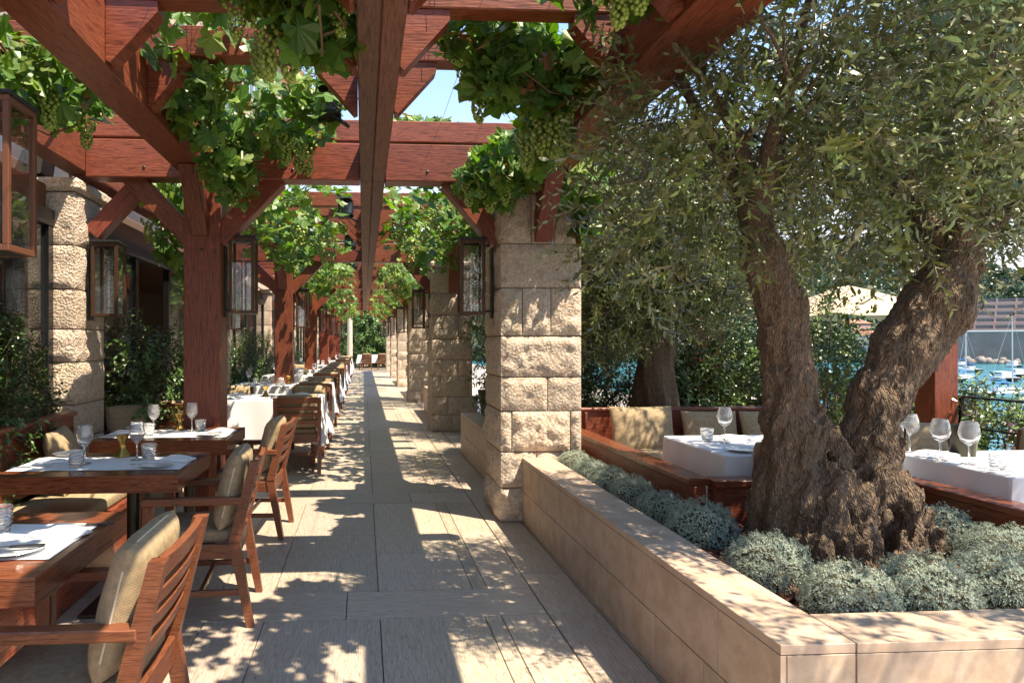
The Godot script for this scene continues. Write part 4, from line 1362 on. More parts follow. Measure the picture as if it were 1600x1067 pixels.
var P := {}
func make_wares() -> void:
	var w := MB.new()
	w.lathe([Vector2(0.0005, 0.001), Vector2(0.034, 0.002), Vector2(0.033, 0.005), Vector2(0.006, 0.009), Vector2(0.0042, 0.03), Vector2(0.004, 0.085), Vector2(0.010, 0.096), Vector2(0.030, 0.112), Vector2(0.040, 0.138), Vector2(0.041, 0.160), Vector2(0.036, 0.190), Vector2(0.033, 0.208), Vector2(0.0318, 0.208), Vector2(0.0348, 0.189), Vector2(0.0395, 0.160), Vector2(0.0385, 0.139), Vector2(0.0285, 0.114), Vector2(0.0005, 0.101)], 24)
	P.wine = w.mesh()
	w = MB.new()
	w.lathe([Vector2(0.0005, 0.001), Vector2(0.037, 0.002), Vector2(0.036, 0.005), Vector2(0.006, 0.009), Vector2(0.0042, 0.03), Vector2(0.004, 0.095), Vector2(0.012, 0.106), Vector2(0.038, 0.126), Vector2(0.048, 0.158), Vector2(0.044, 0.19), Vector2(0.034, 0.225), Vector2(0.0328, 0.225), Vector2(0.0425, 0.19), Vector2(0.0465, 0.158), Vector2(0.0365, 0.128), Vector2(0.0005, 0.110)], 24)
	P.wine_big = w.mesh()
	# cut tumbler: diamond facets
	w = MB.new()
	var rows := []
	for i in 13:
		var r := PackedVector3Array()
		var y := 0.002 + 0.083 * i / 12.0
		for j in 40:
			var a := TAU * j / 40
			var rad := 0.032 + 0.010 * i / 12.0
			if i > 0 and i < 11: rad += 0.0024 * (1 if (j + i * 1) % 4 < 2 else -1) * (1 if (j - i + 80) % 4 < 2 else -1)
			r.append(Vector3(cos(a) * rad, y, -sin(a) * rad))
		rows.append(r)
	for i in 12:
		for j in 40:
			var k := (j + 1) % 40
			w.quad(rows[i][j], rows[i][k], rows[i + 1][k], rows[i + 1][j], Vector2.ZERO, Vector2.ZERO, Vector2.ZERO, Vector2.ZERO)
	w.lathe([Vector2(0.042, 0.085), Vector2(0.0395, 0.085), Vector2(0.030, 0.014), Vector2(0.0005, 0.013)], 30)
	w.lathe([Vector2(0.0005, 0.001), Vector2(0.032, 0.002)], 30)
	P.tumbler = w.mesh()
	w = MB.new()
	w.lathe([Vector2(0.0005, 0.002), Vector2(0.05, 0.002), Vector2(0.062, 0.006), Vector2(0.088, 0.014), Vector2(0.089, 0.016), Vector2(0.062, 0.010), Vector2(0.05, 0.007), Vector2(0.0005, 0.007)], 32)
	P.plate = w.mesh()
	# fluted brass hourglass
	w = MB.new()
	rows = []
	for p in [Vector2(0.001, 0.001), Vector2(0.040, 0.001), Vector2(0.041, 0.006), Vector2(0.030, 0.022), Vector2(0.017, 0.048), Vector2(0.013, 0.068), Vector2(0.017, 0.085), Vector2(0.030, 0.108), Vector2(0.036, 0.122), Vector2(0.034, 0.122), Vector2(0.024, 0.103), Vector2(0.008, 0.085), Vector2(0.0005, 0.082)]:
		var r := PackedVector3Array()
		for j in 48:
			var a := TAU * j / 48
			var k: float = p.x * (1.0 + 0.06 * cos(a * 12.0))
			r.append(Vector3(cos(a) * k, p.y, -sin(a) * k))
		rows.append(r)
	w.grid(rows, true)
	P.brass = w.mesh()
func put(called: String, label: String, category: String, at: Vector3, group := "", turn := 0.0) -> Node3D:
	return thing(called, label, category, at, turn, group)
func ware(kind: String, at: Vector3, label: String, group: String) -> void:
	var sh := {"wine_glass": ["wine", "wine_glass"], "large_wine_glass": ["wine_big", "wine_glass"], "tumbler": ["tumbler", "crystal"], "side_plate": ["plate", "china"], "brass_vase": ["brass", "brass"]}
	var o := part(kind, P[sh[kind][0]], M[sh[kind][1]], self, at)
	o.rotation.y = R(0, TAU)
	tag(o, label, {"wine_glass": "glass", "large_wine_glass": "glass", "tumbler": "glass", "side_plate": "plate", "brass_vase": "vase"}[kind], group)
func napkin(at: Vector3, turn: float, label: String, group: String, w := 0.19, d := 0.105, hgt := 0.032) -> void:
	var m := MB.new()
	# folded cloth: three layers curling over at the fold
	for L in 3:
		var rows := []
		for i in 13:
			var t := i / 12.0
			var r := PackedVector3Array()
			for j in 9:
				var s := j / 8.0
				var curl := hgt * (0.30 + 0.22 * L) * (0.45 + 0.55 * sin(PI * clampf(t * 0.92 + 0.06, 0, 1)))
				if t < 0.15: curl *= smoothstep(-0.05, 0.15, t)
				r.append(Vector3((t - 0.5) * w * (1.0 - 0.05 * L), curl + 0.0015 * sin(s * 5.0 + t * 4.0 + L), (0.5 - s) * d * (1.0 - 0.03 * L)))
			rows.append(r)
		m.grid(rows, false, 1, 1, false)
		for e in [0, 8]:
			var rr := [PackedVector3Array(), PackedVector3Array()]
			for i in 13:
				rr[0].append(rows[i][e]); rr[1].append(Vector3(rows[i][e].x, 0.001, rows[i][e].z))
			m.grid(rr, false, 1, 1, e == 8)
		var fr := [PackedVector3Array(), PackedVector3Array()]
		for j in 9:
			fr[0].append(rows[12][j]); fr[1].append(Vector3(rows[12][j].x, 0.001, rows[12][j].z))
		m.grid(fr, false)
	var o := part("napkin", m, M.linen, self, at)
	o.rotation.y = turn
	tag(o, label, "napkin", group)
func knife(at: Vector3, turn: float, label: String, group: String, dark := true) -> void:
	var o := thing("knife", label, "cutlery", at, turn, group)
	var m := MB.new()
	m.bar(Transform3D(Basis(), Vector3(0.055, 0.004, 0)), Vector3(0.10, 0.007, 0.014), 0.002)
	part("handle", m, M.knife if dark else M.steel, o)
	m = MB.new()
	m.prism([Vector3(0.004, 0.003, -0.008), Vector3(0.004, 0.003, 0.007), Vector3(-0.10, 0.003, 0.007), Vector3(-0.118, 0.003, -0.002), Vector3(-0.10, 0.003, -0.008)], Vector3(0, 0.0015, 0))
	part("blade", m, M.steel, o)
func fork(at: Vector3, turn: float, label: String, group: String) -> void:
	var o := thing("fork", label, "cutlery", at, turn, group)
	var m := MB.new()
	m.bar(Transform3D(Basis(), Vector3(0.05, 0.004, 0)), Vector3(0.11, 0.004, 0.009), 0.001)
	m.bar(Transform3D(Basis(), Vector3(-0.025, 0.004, 0)), Vector3(0.05, 0.003, 0.022), 0.001)
	part("handle", m, M.steel, o)
	for i in 4:
		m = MB.new()
		m.bar(Transform3D(Basis(), Vector3(-0.072, 0.004, -0.009 + i * 0.006)), Vector3(0.045, 0.002, 0.003), 0.0005)
		part("tine", m, M.steel, o)

func make_left_dining() -> void:
	make_wares()
	rng.seed = 400
	var proto := chair_proto()
	var ord := ["nearest", "second", "third"]
	var T := [[1.90, 2.62], [3.32, 4.02], [4.50, 5.18]]
	for t in 3:
		var d0: float = T[t][0]
		var d1: float = T[t][1]
		var dc := (d0 + d1) / 2
		var o := thing("dining_table", ["nearest bare mahogany table with a white runner at the left edge", "second bare mahogany table with brass vase, before the bench pillow", "third bare mahogany table with brass vase, against the first post"][t], "table", V(-1.36, 0, dc), 0, "mahogany tables on the left")
		var top := MB.new()
		for i in 5: top.bar(Transform3D(Basis(), Vector3(0, 0.7075, (i - 2) * (d1 - d0) / 5.0)), Vector3(0.90, 0.085, (d1 - d0) / 5.0), 0.0012, tint(0.2), ro())
		part("table_top", top, M.wood_table, o)
		var leg := MB.new()
		leg.lathe([Vector2(0.001, 0.018), Vector2(0.034, 0.018), Vector2(0.034, 0.664), Vector2(0.001, 0.664)], 20)
		part("pedestal", leg, M.leg, o, Vector3(0.12, 0, 0))
		leg = MB.new()
		leg.bar(Transform3D(Basis(), Vector3(0.12, 0.009, 0)), Vector3(0.42, 0.018, 0.42), 0.004)
		part("base_plate", leg, M.leg, o)
		var run := MB.new()
		var rows := []
		for i in 3:
			var r := PackedVector3Array()
			for j in 33:
				var x := -0.44 + 0.86 * j / 32.0
				r.append(Vector3(x, 0.0012 + 0.0009 * sin(j * 0.9 + i), 0.21 - i * 0.20))
			rows.append(r)
		run.grid(rows, false)
		var ru := part("table_runner", run, M.paper, self, V(-1.36, 0.751, dc))
		tag(ru, "white paper runner across the %s mahogany table" % ord[t], "runner", "runners on the mahogany tables")
		var y := 0.7535
		var tn := "%s mahogany table" % ord[t]
		# right place, left place
		var pr := [0.29, 0.12, -0.12]
		ware("side_plate", V(-1.075, y, dc - 0.14), "white side plate by the chair side of the %s" % tn, "side plates")
		knife(V(-1.09, y + 0.016, dc - 0.15), 0.15, "butter knife lying across the right plate of the %s" % tn, "knives", t != 1)
		napkin(V(-1.03, y, dc + 0.05), -0.35 + t * 0.1, "folded white napkin at the chair side of the %s" % tn, "napkins")
		knife(V(-0.985, y, dc + 0.15), 0.1, "dark-handled knife behind the right napkin of the %s" % tn, "knives")
		ware("tumbler", V(-1.19 if t else -1.245, y, dc + 0.10), "cut crystal tumbler on the right of the %s" % tn, "crystal tumblers")
		ware("wine_glass", V(-1.245 if t else -1.56, y, dc + 0.07 if t else 2.55), "stemmed wine glass on the right of the %s" % tn if t else "stemmed wine glass cut by the left picture edge on the nearest mahogany table", "stemmed wine glasses")
		ware("brass_vase", V(-1.365, y, dc + 0.19), "fluted brass hourglass vase on the %s" % tn, "brass vases")
		ware("tumbler", V(-1.49, y, dc - 0.12), "cut crystal tumbler on the bench side of the %s" % tn, "crystal tumblers")
		if t: ware("wine_glass", V(-1.485, y, dc - 0.03), "stemmed wine glass on the bench side of the %s" % tn, "stemmed wine glasses")
		ware("side_plate", V(-1.69, y - 0.003, dc + 0.26), "white side plate on the bench side of the %s" % tn, "side plates")
		napkin(V(-1.70, y, dc + 0.04), 0.5, "folded white napkin on the bench side of the %s" % tn, "napkins", 0.17, 0.12, 0.022)
		fork(V(-1.72, y, dc - 0.12), 0.1, "steel fork on the bench side of the %s" % tn, "forks")
		place_chair(proto, V(-0.835, 0, [2.06, 3.545, 5.02][t]), [0.0, 0.06, -0.05][t], ["nearest mahogany armchair, cut off by the lower left corner", "second mahogany armchair, at the table with brass vase", "third mahogany armchair, in front of the first post"][t], "armchairs along the left tables")
	# bench
	var bench := thing("bench", "long mahogany bench with beige seat cushions behind the bare tables", "bench", V(-1.85, 0, 2.9))
	var m := MB.new()
	m.beam(Vector3(-0.21, 0.68, 2.2), Vector3(-0.21, 0.68, -1.9), 0.06, 0.42, 0.006, Vector3.UP, tint(), ro())
	part("backrest", m, M.wood, bench)
	m = MB.new()
	m.beam(Vector3(-0.205, 0.905, 2.2), Vector3(-0.205, 0.905, -1.9), 0.10, 0.028, 0.005, Vector3.UP, tint(), ro())
	part("top_rail", m, M.wood, bench)
	m = MB.new()
	m.beam(Vector3(0.07, 0.355, 2.2), Vector3(0.07, 0.355, -1.9), 0.50, 0.05, 0.005, Vector3.UP, tint(), ro())
	part("seat", m, M.wood, bench)
	m = MB.new()
	m.beam(Vector3(0.29, 0.165, 2.2), Vector3(0.29, 0.165, -1.9), 0.03, 0.328, 0.004, Vector3.UP, tint(), ro())
	part("front_panel", m, M.wood, bench)
	for i in 3:
		part("seat_cushion", rounded_slab(Vector3(0.46, 0.08, 1.33), 0.022), M.fabric, bench, Vector3(0.07, 0.421, 1.45 - i * 1.36))
	var pls := [[V(-1.90, 0.66, 4.35), 0.20, "beige bench pillow leaning in the corner by the stone pilaster"], [V(-1.93, 0.655, 3.2), -0.12, "beige bench pillow at the left picture edge"], [V(-1.93, 0.655, 2.3), 0.1, "beige bench pillow behind the nearest table, out at the left"]]
	for q in pls:
		var po := part("bench_pillow", pillow_mesh(0.46, 0.40, 0.15, 3.2, 0.006, 18), M.fabric, self, q[0])
		po.basis = Basis(Vector3.UP, PI / 2 + q[1]) * Basis(Vector3.RIGHT, -0.26)
		tag(po, q[2], "pillow", "bench pillows")
	# armchairs by the pilaster, behind the third table
	place_chair(proto, V(-1.95, 0, 5.95), PI - 0.7, "armchair with beige back seen from behind, beside the bushy shrub", "armchairs by the facade")
	place_chair(proto, V(-1.78, 0, 6.75), PI / 2 + PI, "armchair facing the walkway behind the first post", "armchairs by the facade")
	# white-clothed tables farther down
	var cd := [7.95, 10.35, 13.3, 16.1, 18.9, 23.6, 27.0]
	for i in cd.size():
		var d: float = cd[i]
		var ow: String = ["first", "second", "third", "fourth", "fifth", "sixth", "seventh"][i]
		clothed_table(V(-1.22, 0, d), 1.45, 0.84, ow + " white-clothed table down the left row", i < 3)
		var y := 0.7605
		var far := i >= 3
		for j in 2:
			var sx: float = -0.42 if j == 0 else 0.36
			var sn: String = ["bench side", "walkway side"][j]
			ware("large_wine_glass" if not far else "wine_glass", V(-1.22 + sx - 0.12, y, d - 0.02), "wine glass on the %s of the %s white-clothed table" % [sn, ow], "glasses on the white tables")
			ware("tumbler", V(-1.22 + sx - 0.04, y, d + 0.12), "tumbler on the %s of the %s white-clothed table" % [sn, ow], "tumblers on the white tables")
			napkin(V(-1.22 + sx + 0.08, y, d - 0.24), R(-0.4, 0.4), "folded napkin at the near edge, %s, of the %s white-clothed table" % [sn, ow], "napkins on the white tables")
			napkin(V(-1.22 + sx + 0.1, y, d + 0.27), R(-0.4, 0.4), "folded napkin at the far edge, %s, of the %s white-clothed table" % [sn, ow], "napkins on the white tables")
			if not far: ware("side_plate", V(-1.22 + sx - 0.12, y, d - 0.28), "side plate on the %s of the %s white-clothed table" % [sn, ow], "plates on the white tables")
		if not far: ware("brass_vase", V(-1.16, y, d + 0.02), "brass vase in the middle of the %s white-clothed table" % ow, "brass vases")
		place_chair(proto, V(-0.72, 0, d - 0.56), -PI / 2 + R(-0.08, 0.12), "armchair with its back to the viewer at the %s white-clothed table" % ow, "armchairs at the white tables")
		place_chair(proto, V(-0.72, 0, d + 0.58), PI / 2 + R(-0.1, 0.1), "armchair at the far side, walkway end, of the %s white-clothed table" % ow, "armchairs at the white tables")
		if i != 1: place_chair(proto, V(-1.68, 0, d + 0.60), PI / 2 + R(-0.1, 0.1), "armchair at the far side, facade end, of the %s white-clothed table" % ow, "armchairs at the white tables")
	proto_chair = proto
var proto_chair: Node3D
func clothed_table(at: Vector3, w: float, d: float, label: String, fine := true, hang := 0.46) -> void:
	var o := thing("covered_table", "wooden table under the cloth of the %s" % label, "table", at, 0, "tables under white cloths")
	var m := MB.new()
	m.bar(Transform3D(Basis(), Vector3(0, 0.7375, 0)), Vector3(w - 0.03, 0.03, d - 0.03), 0.004)
	part("table_top", m, M.wood, o)
	for sx in [-1, 1]:
		for sz in [-1, 1]:
			m = MB.new()
			m.beam(Vector3(sx * (w / 2 - 0.08), 0, sz * (d / 2 - 0.08)), Vector3(sx * (w / 2 - 0.08), 0.722, sz * (d / 2 - 0.08)), 0.05, 0.05, 0.004, Vector3.RIGHT)
			part("leg", m, M.wood, o)
	var n := 30 if fine else 14
	var rows := []
	var lv := [[0.0, 0.0], [0.012, -0.002], [0.016, -0.015], [0.02, -hang * 0.35], [0.03, -hang * 0.7], [0.04, -hang]]
	var ph := R(0, 6)
	for L in lv:
		var r := PackedVector3Array()
		for s in 4:
			for j in n:
				var t := float(j) / n
				var c := [[1, 1], [-1, 1], [-1, -1], [1, -1]]
				var p := Vector2(c[s][0], c[s][1]).lerp(Vector2(c[(s + 1) % 4][0], c[(s + 1) % 4][1]), t)
				var nrm := Vector2(0, 0)
				nrm[s % 2] = 0.0
				nrm = [Vector2(0, 1), Vector2(-1, 0), Vector2(0, -1), Vector2(1, 0)][s]
				var cw := exp(-minf(t, 1.0 - t) * 14.0)
				var fold: float = sin((s * n + j) * TAU / n * 3.0 + ph) * (0.030 if hang > 0.5 else 0.018) + cw * 0.06
				var k: float = clampf(-L[1] / hang, 0.0, 1.0)
				var q: Vector2 = Vector2(p.x * w / 2, p.y * d / 2) + nrm * (L[0] + fold * k) + p.normalized() * cw * 0.03 * k
				r.append(Vector3(q.x, 0.7575 + L[1] - cw * 0.05 * k, q.y))
		rows.append(r)
	m = MB.new()
	m.grid(rows, true, 1, 1, false)
	var top := [PackedVector3Array(), PackedVector3Array()]
	m.quad(Vector3(-w / 2, 0.7575, d / 2), Vector3(w / 2, 0.7575, d / 2), Vector3(w / 2, 0.7575, -d / 2), Vector3(-w / 2, 0.7575, -d / 2), Vector2.ZERO, Vector2.ZERO, Vector2.ZERO, Vector2.ZERO)
	var co := part("tablecloth", m, M.linen, self, at)
	tag(co, "white cloth draped over the %s" % label, "tablecloth", "white tablecloths")

# ---------------------------------------------------------------- right hand booths
func make_right_dining() -> void:
	rng.seed = 500
	var wall := thing("booth_wall", "low mahogany booth wall stepping round behind the silver shrubs", "wall", V(1.82, 0, 3.5))
	var seg := [[V(1.82, 0, 5.95), V(1.82, 0, 3.5)], [V(1.88, 0, 3.5), V(3.03, 0, 3.5)], [V(2.97, 0, 3.44), V(2.97, 0, 1.6)]]
	for q in seg:
		var a: Vector3 = q[0] - wall.position
		var b: Vector3 = q[1] - wall.position
		var m := MB.new()
		m.beam(a + Vector3(0, 0.31, 0), b + Vector3(0, 0.31, 0), 0.07, 0.62, 0.004, Vector3.UP, tint(), ro())
		part("panel", m, M.wood, wall)
		var e := (b - a).normalized() * 0.0
		m = MB.new()
		m.beam(a + e + Vector3(0, 0.642, 0), b + Vector3(0, 0.642, 0), 0.125, 0.04, 0.006, Vector3.UP, tint(0.1), ro())
		part("top_rail", m, M.wood_table, wall)
	var bench := thing("booth_bench", "mahogany booth bench with beige pillows below the second olive tree", "bench", V(2.95, 0, 5.75))
	var m := MB.new()
	m.beam(Vector3(-0.95, 0.59, -0.27), Vector3(1.25, 0.59, -0.27), 0.05, 0.36, 0.005, Vector3.UP, tint(), ro())
	part("backrest", m, M.wood, bench)
	m = MB.new()
	m.beam(Vector3(-0.97, 0.785, -0.27), Vector3(1.27, 0.785, -0.27), 0.09, 0.028, 0.005, Vector3.UP, tint(), ro())
	part("top_rail", m, M.wood, bench)
	for i in 4:
		m = MB.new()
		m.beam(Vector3(-0.92 + i * 0.7, 0.42, -0.232), Vector3(-0.92 + i * 0.7, 0.76, -0.232), 0.05, 0.024, 0.003, Vector3.RIGHT, tint(), ro())
		part("stile", m, M.wood, bench)
	m = MB.new()
	m.bar(Transform3D(Basis(), Vector3(0.15, 0.2, 0.02)), Vector3(2.2, 0.38, 0.52), 0.005, tint(), ro())
	part("seat", m, M.wood, bench)
	part("seat_cushion", rounded_slab(Vector3(2.1, 0.07, 0.50), 0.02), M.fabric, bench, Vector3(0.15, 0.427, 0.03))
	var pl := [[V(2.48, 0.625, 5.78), 0.58, 0.42, 0.03, "large beige pillow at the left end of the booth bench"], [V(3.12, 0.605, 5.82), 0.50, 0.36, -0.05, "beige pillow behind the booth wine glass"], [V(3.62, 0.605, 5.80), 0.46, 0.36, 0.1, "beige pillow at the right of the booth bench, behind the olive trunk"]]
	for q in pl:
		var po := part("booth_pillow", pillow_mesh(q[1], q[2], 0.14, 3.4, 0.006, 18), M.fabric, self, q[0])
		po.basis = Basis(Vector3.UP, q[3]) * Basis(Vector3.RIGHT, -0.24)
		tag(po, q[4], "pillow", "booth pillows")
	clothed_table(V(2.58, 0, 4.06), 1.02, 0.80, "white-clothed booth table left of the olive trunk", true, 0.62)
	clothed_table(V(3.62, 0, 3.36), 1.02, 0.74, "white-clothed table right of the olive trunk", true, 0.62)
	var y := 0.7605
	ware("large_wine_glass", V(2.31, y, 4.13), "wine glass on the booth table left of the olive trunk", "glasses on the booth tables")
	ware("tumbler", V(2.22, y, 4.18), "cut tumbler on the booth table left of the olive trunk", "glasses on the booth tables")
	ware("side_plate", V(2.22, y, 3.78), "white plate on the booth table left of the olive trunk", "plates on the booth tables")
	napkin(V(2.46, y, 4.28), 0.1, "folded napkin at the far edge of the left booth table", "napkins on the booth tables")
	knife(V(2.62, y, 4.2), 0.3, "dark knife on the left booth table near the trunk", "knives")
	ware("large_wine_glass", V(3.12, y, 3.42), "left one of the two wine glasses right of the olive trunk", "glasses on the booth tables")
	ware("large_wine_glass", V(3.17, y, 3.30), "right one of the two wine glasses right of the olive trunk", "glasses on the booth tables")
	ware("large_wine_glass", V(2.93 + 0.24, y, 3.68), "wine glass half hidden by the olive trunk", "glasses on the booth tables")
	ware("tumbler", V(3.20, y, 3.17), "cut tumbler on the table right of the olive trunk", "glasses on the booth tables")
	napkin(V(3.24, y, 3.58), 0.2, "folded napkin beside the trunk on the right table", "napkins on the booth tables", 0.24, 0.12)
	napkin(V(3.44, y, 3.34), 0.2, "folded napkin behind the tumbler on the right table", "napkins on the booth tables", 0.24, 0.12)
	knife(V(3.16, y, 3.12), 0.1, "knife near the front edge of the right table", "knives", false)
	place_chair(proto_chair, V(3.72, 0, 4.25), PI / 2 - 0.5, "armchair with beige pillow between the trunk and the red post", "armchairs on the right")
	place_chair(proto_chair, V(4.32, 0, 3.9), 0.5, "armchair at the right edge beyond the right table", "armchairs on the right")
	place_chair(proto_chair, V(2.42, 0, 3.815), -PI / 2, "armchair with its back to the olive trunk, only its pillow showing", "armchairs on the right")
	place_chair(proto_chair, V(0.15, 0, 33.75), -PI / 2, "left one of the two armchairs before the last white table", "armchairs at the end table")
	place_chair(proto_chair, V(0.95, 0, 33.75), -PI / 2, "right one of the two armchairs before the last white table", "armchairs at the end table")
	proto_chair.free()
	# ice bucket standing beyond the table
	var b := MB.new()
	b.lathe([Vector2(0.001, 0.0), Vector2(0.06, 0.0), Vector2(0.075, 0.17), Vector2(0.071, 0.17), Vector2(0.056, 0.01), Vector2(0.001, 0.01)], 24)
	var bo := part("ice_bucket", b, M.leg, self, V(3.40, y, 3.58))
	tag(bo, "dark metal ice bucket behind the pair of wine glasses", "bucket")
	# seaward posts
	var posts := [[V(5.81, 0, 6.42), 0.25, "red-brown wooden post at the sea railing, right of the olive trunk"], [V(4.76, 0, 9.1), 0.30, "red-brown wooden post beyond the booth, left of the olive trunk"], [V(3.55, 0, 12.5), 0.3, "slim red-brown post far behind the second olive tree"]]
	for q in posts:
		var o := thing("wooden_post", q[2], "post", q[0], 0, "seaward wooden posts")
		m = MB.new()
		m.beam(Vector3(0, 0.03, 0), Vector3(0, 3.1, 0), q[1], q[1], 0.006, Vector3.RIGHT, tint(), ro())
		part("shaft", m, M.wood, o)
		m = MB.new()
		m.bar(Transform3D(Basis(), Vector3(0, 0.015, 0)), Vector3(q[1] + 0.06, 0.03, q[1] + 0.06), 0.004)
		part("base_plate", m, M.black, o)
		m = MB.new()
		m.beam(Vector3(-0.9, 3.2, 0), Vector3(0.9, 3.2, 0), 0.16, 0.198, 0.006, Vector3.UP, tint(), ro())
		part("head_beam", m, M.wood, o)
	# cream parasols
	for i in 1:
		var o := thing("parasol", ["cream parasol showing between the olive trunks"][i], "parasol", V(6.75, -0.35, 8.9), 0, "parasols by the sea")
		m = MB.new()
		m.lathe([Vector2(0.001, 0), Vector2(0.3, 0), Vector2(0.3, 0.06), Vector2(0.03, 0.07), Vector2(0.025, 2.55), Vector2(0.001, 2.56)], 14)
		part("pole", m, M.black, o)
		var rows := []
		for j in 6:
			var r := PackedVector3Array()
			for k in 24:
				var a := TAU * k / 24
				var rad := 1.15 * j / 5.0 + 0.001
				r.append(Vector3(cos(a) * rad, 2.55 - 0.42 * pow(j / 5.0, 1.1) - 0.05 * (j / 5.0) * absf(sin(a * 4.0)), -sin(a) * rad))
			rows.append(r)
		m = MB.new()
		m.grid(rows, true, 1, 1, true)
		part("canopy", m, M.canvas, o)
		for k in 8:
			m = MB.new()
			m.tube([Vector3(0, 2.5, 0), Vector3(cos(k * TAU / 8) * 1.1, 2.09, sin(k * TAU / 8) * 1.1)], [0.008, 0.008], 4)
			part("rib", m, M.black, o)
	# sea railing
	var rl := thing("railing", "black metal railing along the terrace edge in front of the sea", "railing", V(5.98, 0, 3.5))
	m = MB.new()
	m.beam(Vector3(0, 0.86, 0), Vector3(0, 0.86, -14), 0.04, 0.02, 0.003)
	part("top_rail", m, M.black, rl)
	for yy in [0.12, 0.56]:
		m = MB.new()
		m.beam(Vector3(0, yy, 0), Vector3(0, yy, -14), 0.02, 0.02, 0.003)
		part("rail", m, M.black, rl)
	for i in 11:
		m = MB.new()
		m.beam(Vector3(0, 0, -i * 1.39 - 0.03), Vector3(0, 0.849, -i * 1.39 - 0.03), 0.035, 0.035, 0.003, Vector3.RIGHT)
		part("post", m, M.black, rl)

